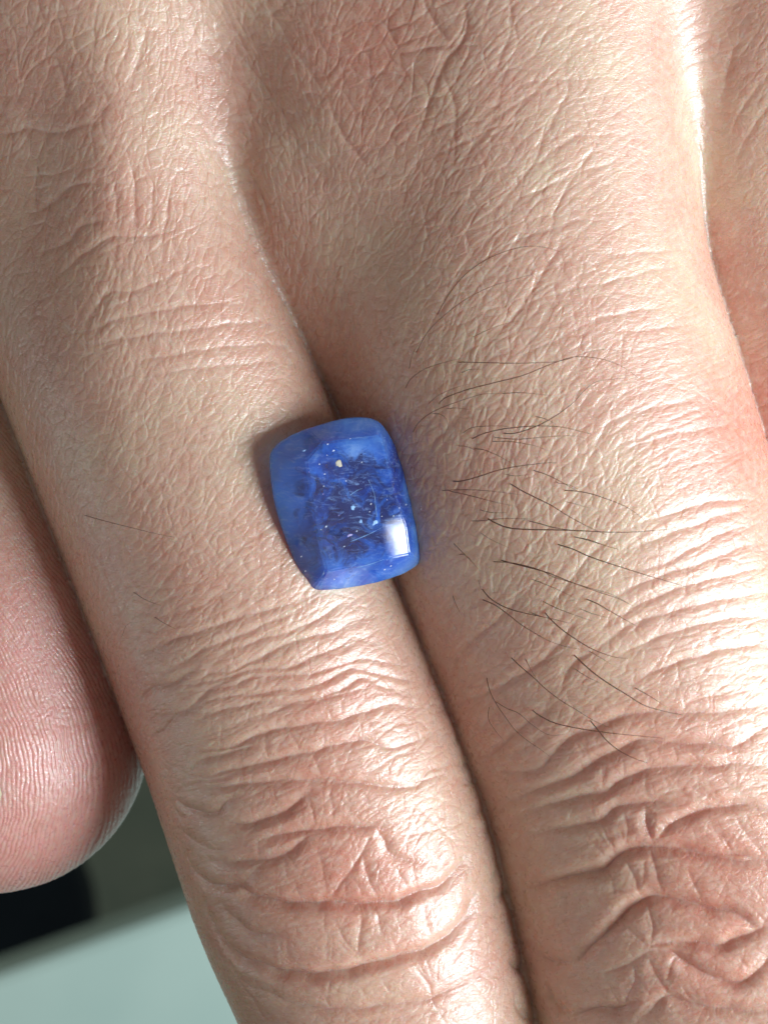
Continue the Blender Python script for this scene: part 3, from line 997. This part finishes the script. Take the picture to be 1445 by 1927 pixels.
mr2.inputs['To Max'].default_value = 0.42
nt.links.new(n3_.outputs['Fac'], mr2.inputs['Value'])
nt.links.new(mr2.outputs[0], bs.inputs['Roughness'])
# finest relief: pores and corneal wrinkles
mp = nd(nt, 'ShaderNodeMapping')
mp.inputs['Rotation'].default_value = (0, 0, math.radians(-50))
mp.inputs['Scale'].default_value = (1.0, 2.2, 1.0)
nt.links.new(tc.outputs['Object'], mp.inputs['Vector'])
vo = nd(nt, 'ShaderNodeTexVoronoi', feature='DISTANCE_TO_EDGE')
vo.inputs['Scale'].default_value = 34
nt.links.new(mp.outputs[0], vo.inputs['Vector'])
vr = ramp(nt, vo.outputs['Distance'], [(0.0, (0, 0, 0, 1)), (0.12, (1, 1, 1, 1))])
n4_ = nd(nt, 'ShaderNodeTexNoise')
n4_.inputs['Scale'].default_value = 90
n4_.inputs['Detail'].default_value = 3
nt.links.new(mp.outputs[0], n4_.inputs['Vector'])
ad = nd(nt, 'ShaderNodeMath', operation='MULTIPLY_ADD')
ad.inputs[1].default_value = 0.22
nt.links.new(n4_.outputs['Fac'], ad.inputs[0])
sc2 = nd(nt, 'ShaderNodeMath', operation='MULTIPLY')
sc2.inputs[1].default_value = 0.14
nt.links.new(vr.outputs[0], sc2.inputs[0])
nt.links.new(sc2.outputs[0], ad.inputs[2])
bp = nd(nt, 'ShaderNodeBump')
bp.inputs['Strength'].default_value = 0.9
bp.inputs['Distance'].default_value = 0.005
nt.links.new(ad.outputs[0], bp.inputs['Height'])
nt.links.new(bp.outputs[0], bs.inputs['Normal'])
nt.links.new(bs.outputs[0], out.inputs[0])
SKIN = m
me.materials.append(SKIN)
hand = bpy.data.objects.new('hand', me)
COL.objects.link(hand)
hand['label'] = 'bare hand with wrinkled fingers pressed together and a pink thumb tip at left'
hand['category'] = 'hand'


# ------------------------------------------------------------------ height of the bare skin under a point
def skin_top(x, y):
    x = np.asarray(x, float)
    y = np.asarray(y, float)
    hi = np.full(x.shape, 110.0)
    for _ in range(60):
        d = field(np.stack([x, y, hi], 1))
        hi = hi - np.maximum(d, 0) * 0.9
        if np.max(d) < 0.3:
            break
    return hi


# ------------------------------------------------------------------ hairs
hm, nt = mat('hair_brown')
out = nd(nt, 'ShaderNodeOutputMaterial')
b = nd(nt, 'ShaderNodeBsdfPrincipled')
b.inputs['Base Color'].default_value = (0.12, 0.052, 0.03, 1)
b.inputs['Roughness'].default_value = 0.38
nt.links.new(b.outputs[0], out.inputs[0])
hm2, nt = mat('hair_light_brown')
out = nd(nt, 'ShaderNodeOutputMaterial')
b = nd(nt, 'ShaderNodeBsdfPrincipled')
b.inputs['Base Color'].default_value = (0.15, 0.07, 0.04, 1)
b.inputs['Roughness'].default_value = 0.4
nt.links.new(b.outputs[0], out.inputs[0])

HAIRS = []


def hs(ox, oy, sc, items):
    for pts, th in items:
        HAIRS.append(([(ox + p[0] / sc, oy + p[1] / sc) for p in pts], th))


hs(760, 650, 2.89, [
    ([(190, 325), (215, 290), (330, 245), (480, 205), (640, 165), (790, 105), (900, 68), (980, 62), (1090, 78), (1190, 118), (1270, 175)], 1.15),
    ([(5, 235), (40, 180), (110, 130), (200, 98), (310, 70)], 0.9),
    ([(290, 90), (420, 93), (600, 97), (740, 93), (830, 88), (930, 62), (1000, 35), (1090, 22), (1160, 28)], 0.9),
    ([(45, 480), (80, 420), (150, 365), (240, 325), (340, 290), (430, 265), (520, 262)], 1.0),
    ([(530, 262), (620, 257), (700, 262), (800, 272)], 0.8),
    ([(130, 320), (190, 270), (280, 230), (350, 210)], 0.75),
    ([(310, 150), (360, 130), (430, 130)], 0.7),
    ([(230, 345), (290, 340), (360, 350)], 0.7),
    ([(150, 370), (190, 372), (230, 400), (240, 460)], 0.7),
    ([(540, 478), (600, 478), (680, 455), (760, 420), (850, 365), (920, 310), (980, 245), (1040, 200), (1110, 185), (1190, 180)], 1.1),
    ([(370, 508), (430, 480), (520, 458), (640, 443), (760, 438), (860, 445), (950, 465), (1020, 483)], 1.2),
    ([(320, 480), (360, 450), (430, 440), (520, 438), (590, 445)], 0.85),
    ([(490, 500), (620, 510), (740, 500), (860, 492), (940, 494), (990, 508)], 0.8),
    ([(480, 522), (570, 522), (660, 535), (720, 548), (790, 575)], 0.8),
    ([(715, 385), (770, 400), (820, 425)], 0.8),
    ([(380, 562), (430, 567), (490, 590), (550, 620), (610, 655)], 0.85),
    ([(290, 545), (340, 550), (400, 575)], 0.7),
    ([(260, 738), (310, 738), (400, 715), (500, 682), (600, 660), (700, 647), (780, 638), (840, 640)], 1.35),
    ([(700, 678), (780, 705), (860, 745), (910, 775), (960, 800)], 0.9),
    ([(870, 788), (940, 793), (1020, 808), (1110, 838), (1190, 870), (1250, 905), (1310, 955)], 1.0),
    ([(550, 700), (610, 710), (680, 700)], 0.7),
    ([(200, 790), (300, 785), (420, 788), (540, 800), (650, 815)], 0.85),
    ([(240, 790), (330, 810), (440, 838), (530, 860), (600, 872)], 0.9),
    ([(575, 750), (640, 790), (720, 830), (800, 870), (880, 920), (960, 965), (1040, 1005), (1100, 1030)], 1.25),
    ([(410, 893), (470, 908), (560, 910)], 0.75),
    ([(365, 955), (430, 953), (520, 943), (620, 942), (700, 945)], 0.9),
    ([(450, 938), (490, 962), (560, 990), (650, 1000), (800, 1003), (960, 1008), (1100, 1015), (1240, 1015), (1445, 1000)], 1.45),
    ([(680, 955), (740, 970), (820, 992), (900, 1003), (1000, 1008)], 1.0),
    ([(920, 1040), (1000, 1060), (1080, 1085), (1160, 1110)], 0.8),
    ([(825, 745), (900, 760), (960, 790)], 0.7),
    ([(880, 850), (960, 870), (1010, 885)], 0.6),
])
hs(820, 1000, 2.89, [
    ([(660, 70), (740, 95), (830, 135), (930, 170), (1040, 205), (1150, 240), (1260, 272), (1360, 302)], 1.3),
    ([(350, 155), (400, 170), (500, 195), (600, 222), (700, 262), (800, 300), (900, 335), (990, 365), (1070, 405)], 1.3),
    ([(310, 165), (420, 172), (560, 208), (640, 248), (760, 285), (860, 315), (960, 345), (1060, 400)], 0.95),
    ([(90, 60), (140, 110), (180, 150), (240, 215)], 0.9),
    ([(120, 125), (160, 130), (215, 180)], 0.7),
    ([(250, 312), (290, 360), (350, 400), (420, 428), (500, 448), (580, 465), (650, 480), (725, 500)], 1.3),
    ([(250, 370), (320, 400), (390, 450), (460, 505), (540, 555), (620, 598), (700, 625), (780, 640)], 1.15),
    ([(510, 440), (570, 462), (640, 480)], 0.9),
    ([(590, 437), (620, 475), (680, 530), (750, 580), (830, 630), (910, 665), (980, 685), (1040, 690)], 1.35),
    ([(815, 368), (870, 390), (940, 430), (1010, 470), (1090, 515)], 1.15),
    ([(520, 260), (600, 290), (690, 330), (760, 365)], 0.75),
    ([(580, 380), (650, 415), (740, 450), (860, 490)], 0.75),
    ([(780, 420), (860, 450), (940, 470)], 0.7),
    ([(750, 672), (800, 720), (870, 780), (950, 835), (1040, 890), (1130, 945), (1240, 978), (1340, 998)], 1.45),
    ([(1080, 850), (1160, 895), (1260, 960)], 0.8),
    ([(405, 683), (460, 735), (530, 795), (600, 860), (680, 920), (770, 975), (860, 1030), (950, 1070)], 1.2),
    ([(485, 690), (520, 760), (560, 820)], 0.85),
    ([(275, 790), (290, 860), (320, 925), (370, 1000), (430, 1080), (500, 1140), (560, 1180), (620, 1225)], 1.05),
    ([(320, 925), (390, 965), (450, 990), (520, 1050), (610, 1105), (700, 1105)], 0.85),
    ([(290, 950), (285, 1020), (320, 1080), (370, 1140)], 0.8),
    ([(520, 970), (560, 1000), (640, 1040), (740, 1065), (860, 1085), (980, 1100), (1100, 1112), (1240, 1125)], 1.15),
    ([(840, 1030), (880, 1080), (930, 1140), (1000, 1195), (1080, 1235), (1150, 1260)], 1.3),
    ([(750, 745), (820, 790), (900, 830)], 0.7),
    ([(90, 345), (110, 400), (140, 460)], 0.8),
    ([(230, 260), (245, 320)], 0.6),
    ([(830, 650), (900, 690), (960, 730)], 0.7),
    ([(240, 5), (300, 45), (400, 90)], 0.6),
    ([(750, 30), (830, 45), (930, 80), (1000, 98)], 0.8),
])
hs(722, 0, 2.0, [
    ([(120, 1330), (165, 1250), (230, 1185), (310, 1125), (400, 1080), (480, 1055), (560, 1032)], 0.9),
    ([(200, 1185), (250, 1100), (310, 1030), (380, 980), (460, 945), (540, 927), (610, 932), (670, 950)], 1.05),
    ([(175, 1010), (200, 940), (240, 850), (280, 790)], 0.75),
    ([(95, 1390), (110, 1330), (140, 1285)], 0.9),
    ([(330, 1270), (420, 1230), (510, 1205)], 0.6),
])
hs(0, 650, 2.064, [
    ([(330, 660), (420, 685), (520, 710), (610, 732), (680, 745)], 0.8),
    ([(520, 960), (570, 990), (630, 1012)], 0.7),
    ([(600, 1055), (640, 1080), (690, 1105)], 0.75),
    ([(475, 1130), (490, 1090), (520, 1070)], 0.5),
])

for k, (pts, th) in enumerate(HAIRS):
    P_ = catmull(pts, 5.0)
    n = len(P_)
    x = (P_[:, 0] - 722.5)
    y = (963.5 - P_[:, 1])
    zs = skin_top(x, y)
    s = np.linspace(0, 1, n)
    lift = 9.0 + 34.0 * np.sin(np.clip(s * 1.25, 0, 1) * math.pi * 0.62) * min(1.0, n / 22)
    lift[0] = -2
    z = zs + lift
    kk = (D - z) / D
    C3 = np.stack([x * kk, y * kk, z], 1)
    # light smoothing of the height so a hair does not follow each dip
    for _ in range(4):
        C3[1:-1, 2] = 0.25 * C3[:-2, 2] + 0.5 * C3[1:-1, 2] + 0.25 * C3[2:, 2]
    T_ = np.gradient(C3, axis=0)
    T_ /= np.linalg.norm(T_, axis=1)[:, None]
    up = np.array([0, 0, 1.0])
    sd = np.cross(T_, up)
    sd /= np.linalg.norm(sd, axis=1)[:, None]
    nn = np.cross(sd, T_)
    rad = 0.84 * th * (1 - 0.72 * s ** 1.5)
    vs, fs = [], []
    for i in range(n):
        for j in range(4):
            a_ = j * math.pi / 2
            vs.append((C3[i] + rad[i] * (math.cos(a_) * sd[i] + math.sin(a_) * nn[i])) * S)
    for i in range(n - 1):
        for j in range(4):
            j2 = (j + 1) % 4
            fs.append((i * 4 + j, i * 4 + j2, (i + 1) * 4 + j2, (i + 1) * 4 + j))
    fs.append((3, 2, 1, 0))
    fs.append(tuple((n - 1) * 4 + j for j in range(4)))
    mesh_obj('hair', vs, fs, hm if th > 0.85 else hm2, hand, smooth=True)

# ------------------------------------------------------------------ thumb nail, only its rim comes into the picture
nm, nt = mat('nail')
out = nd(nt, 'ShaderNodeOutputMaterial')
b = nd(nt, 'ShaderNodeBsdfPrincipled')
b.inputs['Base Color'].default_value = (0.55, 0.45, 0.30, 1)
b.inputs['Roughness'].default_value = 0.25
b.inputs['Subsurface Weight'].default_value = 0.3
b.inputs['Subsurface Scale'].default_value = 0.05
nt.links.new(b.outputs[0], out.inputs[0])
gu, gv = 14, 12
pts0 = []
for j in range(gv):
    for i in range(gu):
        a_ = i / (gu - 1)
        c_ = j / (gv - 1)
        pyv = 1300 + 230 * a_
        edge = -14 + 22 * math.sqrt(max(0, 1 - ((pyv - 1450) / 80) ** 2))
        pxv = edge - 175 * c_
        pts0.append((pxv, pyv))
pa = np.array(pts0)
zz = skin_top((pa[:, 0] - 722.5), 963.5 - pa[:, 1])
kk = (D - zz) / D
base_ = np.stack([(pa[:, 0] - 722.5) * kk, (963.5 - pa[:, 1]) * kk, zz], 1)
gn = grad(base_)
cc = np.tile(np.arange(gv)[:, None] / (gv - 1), (1, gu)).ravel()
topv = base_ + gn * (0.4 + 6 * np.minimum(cc * 3, 1))[:, None]
botv = base_ - gn * 4
vs = np.vstack([topv, botv]) * S
NN = gu * gv
fs = []
for j in range(gv - 1):
    for i in range(gu - 1):
        q = (j * gu + i, j * gu + i + 1, (j + 1) * gu + i + 1, (j + 1) * gu + i)
        fs.append(q)
        fs.append(tuple(NN + v for v in q[::-1]))
rim = [i for i in range(gu)] + [j * gu + gu - 1 for j in range(1, gv)] + [(gv - 1) * gu + i for i in range(gu - 2, -1, -1)] + [j * gu for j in range(gv - 2, 0, -1)]
for a_, b_2 in zip(rim, rim[1:] + rim[:1]):
    fs.append((a_, a_ + NN, b_2 + NN, b_2))
mesh_obj('nail', vs, fs, nm, hand, smooth=True)

# ------------------------------------------------------------------ the sapphire
Z = (480, 750, 4.129)
girdle_px = [(118, 500), (122, 440), (140, 395), (190, 340), (280, 285), (400, 235), (500, 205), (600, 175), (700, 152), (800, 143), (880, 148), (940, 165), (985, 195), (1025, 250), (1060, 310),
             (1110, 400), (1160, 500), (1205, 620), (1240, 740), (1270, 850), (1290, 960), (1303, 1060), (1305, 1150), (1300, 1230), (1280, 1280), (1230, 1320), (1150, 1365), (1050, 1400), (950, 1430),
             (830, 1455), (700, 1475), (600, 1490), (520, 1497), (470, 1495), (440, 1478), (400, 1410), (350, 1340), (300, 1240), (250, 1110), (210, 1000), (175, 880), (150, 780), (130, 650)]
table_px = [(400, 480), (520, 345), (975, 290), (1045, 560), (1120, 850), (1172, 990), (1200, 1205), (1010, 1250), (560, 1345), (470, 1000)]


def zp(p):
    return (Z[0] + p[0] / Z[2], Z[1] + p[1] / Z[2])


GP = [on_plane(*zp(p), 0) for p in girdle_px]
TP = [on_plane(*zp(p), TABLE_H) for p in table_px]
gc = sum(GP, Vector()) / len(GP)
vs = []
n = len(GP)
# rings from the table down: girdle top, girdle bottom, two pavilion steps, keel line
ring_top = [p + (p - gc) * 0.0 for p in GP]
ring_bot = [p - NRM * 9 + (gc - p) * 0.004 for p in GP]
# main axis of the stone, for the keel
ux = (on_plane(740, 880, 0) - on_plane(540, 925, 0)).normalized()
uy = NRM.cross(ux)
pav1, pav2 = [], []
for i, p in enumerate(GP):
    d = p - gc
    a_, b_2 = d.dot(ux), d.dot(uy)
    pav1.append(gc + ux * a_ * 0.72 + uy * b_2 * 0.76 - NRM * 58)
    pav2.append(gc + ux * a_ * 0.18 + uy * b_2 * 0.30 - NRM * 112)
vs = [*TP, *ring_top, *ring_bot, *pav1, *pav2]
nt0 = len(TP)
fs = [tuple(range(nt0))[::-1]]
# crown: each girdle point fans to its nearest table corner
near_t = []
for i, p in enumerate(girdle_px):
    dists = [math.hypot(p[0] - q[0], p[1] - q[1]) for q in table_px]
    near_t.append(int(np.argmin(dists)))
for i in range(n):
    j = (i + 1) % n
    ta, tb = near_t[i], near_t[j]
    gi, gj = nt0 + i, nt0 + j
    fs.append((gi, gj, ta))
    k = ta
    while k != tb:
        k2 = (k + 1) % nt0
        fs.append((gj, k2, k))
        k = k2
for r0, r1 in ((0, 1), (1, 2), (2, 3)):
    for i in range(n):
        j = (i + 1) % n
        fs.append((nt0 + r0 * n + i, nt0 + r1 * n + i, nt0 + r1 * n + j, nt0 + r0 * n + j))
fs.append(tuple(nt0 + 3 * n + i for i in range(n)))

sm, nt = mat('sapphire')
out = nd(nt, 'ShaderNodeOutputMaterial')
tc = nd(nt, 'ShaderNodeTexCoord')


def noise(scale, detail=5, rough=0.6, dist=0.0):
    x_ = nd(nt, 'ShaderNodeTexNoise')
    x_.inputs['Scale'].default_value = scale
    x_.inputs['Detail'].default_value = detail
    x_.inputs['Roughness'].default_value = rough
    x_.inputs['Distortion'].default_value = dist
    nt.links.new(tc.outputs['Object'], x_.inputs['Vector'])
    return x_


na = noise(3.2, 6, 0.65, 0.6)
cr = ramp(nt, na.outputs['Fac'], [(0.28, (0.008, 0.022, 0.16, 1)), (0.41, (0.02, 0.08, 0.45, 1)), (0.50, (0.045, 0.17, 0.66, 1)), (0.60, (0.10, 0.27, 0.76, 1)), (0.72, (0.24, 0.44, 0.86, 1))])
body = nd(nt, 'ShaderNodeBsdfPrincipled')
# light glowing through the left side painted into the colour; a dark violet heart, pale healed veils
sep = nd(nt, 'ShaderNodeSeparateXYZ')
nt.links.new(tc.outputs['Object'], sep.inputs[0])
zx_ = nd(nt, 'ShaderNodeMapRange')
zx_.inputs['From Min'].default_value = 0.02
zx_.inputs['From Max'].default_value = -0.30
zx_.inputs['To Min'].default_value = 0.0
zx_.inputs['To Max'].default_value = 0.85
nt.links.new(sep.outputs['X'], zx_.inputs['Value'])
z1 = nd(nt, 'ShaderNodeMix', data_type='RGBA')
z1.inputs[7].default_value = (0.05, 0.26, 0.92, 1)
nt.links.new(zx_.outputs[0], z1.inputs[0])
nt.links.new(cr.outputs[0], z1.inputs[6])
vd = nd(nt, 'ShaderNodeVectorMath', operation='DISTANCE')
vd.inputs[1].default_value = (0.10, -0.02, 0.36)
nt.links.new(tc.outputs['Object'], vd.inputs[0])
nv_ = noise(7.0, 6, 0.7, 1.2)
vm = nd(nt, 'ShaderNodeMath', operation='MULTIPLY_ADD')
vm.inputs[1].default_value = 1.0
nt.links.new(nv_.outputs['Fac'], vm.inputs[0])
nt.links.new(vd.outputs['Value'], vm.inputs[2])
vq = nd(nt, 'ShaderNodeMapRange')
vq.inputs['From Min'].default_value = 0.64
vq.inputs['From Max'].default_value = 0.80
vq.inputs['To Min'].default_value = 0.9
vq.inputs['To Max'].default_value = 0.0
nt.links.new(vm.outputs[0], vq.inputs['Value'])
z2 = nd(nt, 'ShaderNodeMix', data_type='RGBA')
z2.inputs[7].default_value = (0.030, 0.032, 0.13, 1)
nt.links.new(vq.outputs[0], z2.inputs[0])
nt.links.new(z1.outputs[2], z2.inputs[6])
mpv = nd(nt, 'ShaderNodeMapping')
mpv.inputs['Rotation'].default_value = (0.3, 0.2, math.radians(25))
mpv.inputs['Scale'].default_value = (1.0, 3.2, 1.5)
nt.links.new(tc.outputs['Object'], mpv.inputs['Vector'])
nvv = noise(9.0, 8, 0.72, 2.0)
nt.links.new(mpv.outputs[0], nvv.inputs['Vector'])
vqq = nd(nt, 'ShaderNodeMapRange')
vqq.inputs['From Min'].default_value = 0.52
vqq.inputs['From Max'].default_value = 0.70
vqq.inputs['To Max'].default_value = 0.75
nt.links.new(nvv.outputs['Fac'], vqq.inputs['Value'])
z3 = nd(nt, 'ShaderNodeMix', data_type='RGBA')
z3.inputs[7].default_value = (0.28, 0.46, 0.86, 1)
nt.links.new(vqq.outputs[0], z3.inputs[0])
nt.links.new(z2.outputs[2], z3.inputs[6])
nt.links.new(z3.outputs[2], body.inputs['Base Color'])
body.inputs['Roughness'].default_value = 0.006
body.inputs['IOR'].default_value = 1.77
body.inputs['Subsurface Weight'].default_value = 1.0
body.inputs['Subsurface Radius'].default_value = (0.5, 0.8, 1.0)
body.inputs['Subsurface Scale'].default_value = 0.14
glass = nd(nt, 'ShaderNodeBsdfPrincipled')
glass.inputs['Base Color'].default_value = (0.42, 0.55, 0.98, 1)
glass.inputs['Transmission Weight'].default_value = 1.0
glass.inputs['Roughness'].default_value = 0.006
glass.inputs['IOR'].default_value = 1.77
nb = noise(2.4, 3, 0.5)
mrr = nd(nt, 'ShaderNodeMapRange')
mrr.inputs['From Min'].default_value = 0.35
mrr.inputs['From Max'].default_value = 0.62
mrr.inputs['To Min'].default_value = 0.38
mrr.inputs['To Max'].default_value = 0.78
nt.links.new(nb.outputs['Fac'], mrr.inputs['Value'])
ms = nd(nt, 'ShaderNodeMixShader')
nt.links.new(mrr.outputs[0], ms.inputs[0])
nt.links.new(glass.outputs[0], ms.inputs[1])
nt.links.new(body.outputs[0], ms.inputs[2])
# scratches and bearding on the polish
nc = noise(22, 5, 0.7)
bpn = nd(nt, 'ShaderNodeBump')
bpn.inputs['Strength'].default_value = 0.1
bpn.inputs['Distance'].default_value = 0.0006
nt.links.new(nc.outputs['Fac'], bpn.inputs['Height'])
nt.links.new(bpn.outputs[0], body.inputs['Normal'])
nt.links.new(bpn.outputs[0], glass.inputs['Normal'])
nt.links.new(ms.outputs[0], out.inputs[0])

gem = bpy.data.objects.new('blue_gemstone', None)
gem.empty_display_size = 0.3
COL.objects.link(gem)
gem['label'] = 'cushion cut translucent blue gemstone resting across the gap between two fingers'
gem['category'] = 'gemstone'
root = gc - NRM * 112
gem.location = root * S
bpy.context.view_layer.update()
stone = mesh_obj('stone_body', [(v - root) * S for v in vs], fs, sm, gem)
import bmesh
bm = bmesh.new()
bm.from_mesh(stone.data)
bmesh.ops.recalc_face_normals(bm, faces=bm.faces)
bmesh.ops.bevel(bm, geom=[e for e in bm.edges if e.calc_face_angle(0) > 0.12], offset=0.007, segments=3, affect='EDGES')
bm.to_mesh(stone.data)
bm.free()

# inclusions: specks, crystals, feathers and healed fractures in and at the surface of the stone


def simple(name, col, rough=0.3, alpha=None):
    m_, t_ = mat(name)
    o_ = nd(t_, 'ShaderNodeOutputMaterial')
    b_ = nd(t_, 'ShaderNodeBsdfPrincipled')
    n_ = nd(t_, 'ShaderNodeTexNoise')
    n_.inputs['Scale'].default_value = 25
    tc_ = nd(t_, 'ShaderNodeTexCoord')
    t_.links.new(tc_.outputs['Object'], n_.inputs['Vector'])
    r_ = ramp(t_, n_.outputs['Fac'], [(0.3, tuple(c * 0.7 for c in col) + (1,)), (0.7, tuple(col) + (1,))])
    t_.links.new(r_.outputs[0], b_.inputs['Base Color'])
    b_.inputs['Roughness'].default_value = rough
    t_.links.new(b_.outputs[0], o_.inputs[0])
    return m_


white_i = simple('white_crystal', (0.75, 0.85, 0.95), 0.15)
tan_i = simple('tan_crystal', (0.42, 0.38, 0.30), 0.3)
dark_i = simple('dark_feather', (0.010, 0.012, 0.05), 0.3)
purple_i = simple('purple_feather', (0.045, 0.02, 0.10), 0.3)
pale_i = simple('pale_feather', (0.22, 0.40, 0.72), 0.25)
lilac_i = simple('lilac_feather', (0.32, 0.28, 0.55), 0.25)


def lobe(name, zx, zy, rx, ry, ang, h, thick, material, seed):
    """small irregular lens-shaped body lying parallel to the table"""
    r = np.random.default_rng(seed)
    c = on_plane(*zp((zx, zy)), h)
    N_ = 11
    vs_, fs_ = [], []
    ca, sa = math.cos(ang), math.sin(ang)
    for lvl, (f, dz) in enumerate(((0.55, thick), (1.0, 0.0), (0.55, -thick))):
        for i in range(N_):
            t_ = 2 * math.pi * i / N_
            if lvl == 0:
                jit.append(r.uniform(0.6, 1.25)) if i else jit.clear() or jit.append(1.0)
            k_ = jit[i] * f
            sc_ = 0.72 if rx < 17 else 1.0
            lx, ly = rx * sc_ / Z[2] * math.cos(t_) * k_, ry * sc_ / Z[2] * math.sin(t_) * k_
            vs_.append(c + ux * (lx * ca - ly * sa) + uy * (lx * sa + ly * ca) + NRM * dz - root)
    vs_ = [v * S for v in vs_]
    for l_ in range(2):
        for i in range(N_):
            j = (i + 1) % N_
            fs_.append((l_ * N_ + i, (l_ + 1) * N_ + i, (l_ + 1) * N_ + j, l_ * N_ + j))
    fs_.append(tuple(range(N_)))
    fs_.append(tuple(2 * N_ + i for i in range(N_))[::-1])
    mesh_obj(name, vs_, fs_, material, gem)


jit = []
T = TABLE_H
k = 0
for zx, zy, rx, ry, an, h, th, mm in [
    (565, 355, 11, 8, 0, T, 1.0, white_i), (610, 405, 15, 10, 0.3, T, 1.2, white_i), (560, 440, 7, 6, 0, T, 0.8, white_i), (500, 510, 9, 7, 0, T, 0.8, white_i),
    (540, 587, 13, 5, -0.2, T, 0.8, white_i), (535, 680, 8, 6, 0, T, 0.8, white_i), (707, 640, 8, 7, 0, T, 0.8, white_i), (830, 495, 9, 6, 0, T, 0.8, white_i),
    (530, 742, 8, 7, 0, T, 0.7, lilac_i), (900, 820, 11, 7, 0.8, T, 0.9, white_i), (890, 880, 9, 6, 0.8, T, 0.8, white_i), (550, 995, 15, 9, 0.6, T, 1.0, white_i),
    (512, 1018, 8, 6, 0, T, 0.8, white_i), (790, 1030, 12, 6, 0.7, T, 0.8, white_i), (690, 1150, 16, 5, 0.1, T, 0.7, white_i), (1075, 912, 10, 8, 0, T, 0.8, white_i),
    (985, 915, 8, 5, 0, T, 0.8, white_i), (740, 312, 7, 5, 0, T, 0.6, white_i), (650, 908, 10, 5, 0, T, 0.6, lilac_i), (380, 405, 20, 5, 0.2, T - 5, 0.6, pale_i),
    (930, 965, 34, 22, 0.5, T - 0.6, 1.0, pale_i), (760, 845, 26, 30, 0.3, T - 0.8, 1.0, pale_i), (820, 955, 18, 22, 0.2, T - 0.5, 0.9, pale_i),
    (735, 1062, 34, 14, 0.2, T - 0.6, 0.9, lilac_i), (880, 1100, 60, 22, 0.4, T - 1.5, 1.2, pale_i), (740, 1280, 40, 12, 0.2, T - 1, 0.9, lilac_i),
    (650, 505, 30, 55, 0.0, T - 1.0, 1.6, tan_i), (740, 365, 75, 30, -0.5, T - 8, 1.5, dark_i), (745, 575, 100, 38, 0.1, T - 9, 1.5, dark_i),
    (870, 810, 115, 85, -0.6, T - 12, 2, purple_i), (720, 975, 130, 20, 0.0, T - 6, 1.5, purple_i), (640, 1040, 70, 28, -0.3, T - 8, 1.5, dark_i),
    (900, 540, 50, 36, 0.5, T - 8, 1.5, purple_i), (680, 660, 110, 26, -0.5, T - 12, 1.5, purple_i), (860, 1370, 80, 20, 0.1, 4, 1.2, dark_i),
    (640, 1390, 40, 18, 0.2, 6, 1.2, dark_i), (340, 1110, 34, 30, 0.4, 2, 1.5, dark_i),
]:
    k += 1
    lobe('inclusion', zx, zy, rx, ry, an, h, th, mm, k)


def crack(pts, h, rad_, material):
    C_ = [on_plane(*zp(p), h) for p in catmull(pts, 18)]
    vs_, fs_ = [], []
    for i, c in enumerate(C_):
        a_ = C_[min(i + 1, len(C_) - 1)] - C_[max(i - 1, 0)]
        a_.normalize()
        sd_ = a_.cross(NRM).normalized()
        w_ = rad_ * (0.5 + rng.random() * 0.9)
        for f, g_ in ((1, 0), (0, 1), (-1, 0), (0, -1)):
            vs_.append((c + sd_ * (f * w_) + NRM * (g_ * 0.5) - root) * S)
    for i in range(len(C_) - 1):
        for j in range(4):
            j2 = (j + 1) % 4
            fs_.append((i * 4 + j, i * 4 + j2, i * 4 + 4 + j2, i * 4 + 4 + j))
    fs_.append((3, 2, 1, 0))
    fs_.append(tuple((len(C_) - 1) * 4 + j for j in range(4)))
    mesh_obj('fracture', vs_, fs_, material, gem)


crack([(880, 630), (925, 740), (935, 830), (948, 920)], T, 0.55, pale_i)
crack([(980, 1005), (870, 1060), (740, 1112)], T, 0.6, pale_i)
crack([(1000, 1250), (900, 1285), (790, 1315)], T, 0.5, pale_i)
crack([(740, 750), (790, 715), (830, 700)], T, 0.5, pale_i)

for q in range(16):
    zx, zy = rng.normal(760, 190), rng.normal(900, 230)
    lobe('inclusion', zx, zy, rng.uniform(3, 7), rng.uniform(2.5, 6), rng.uniform(0, 3), T - rng.choice([0.0, 0.3, 0.7]), 0.6, [white_i, pale_i, lilac_i, pale_i][q % 4], 200 + q)
for zx, zy, h in [(360, 1228, 15), (392, 1340, 9), (565, 1385, 26), (615, 1405, 24), (1055, 1300, 30), (1005, 1330, 28), (1172, 825, 30), (1180, 1180, 36)]:
    lobe('inclusion', zx, zy, 11, 8, 0.4, h, 1.4, white_i, 400 + zx)
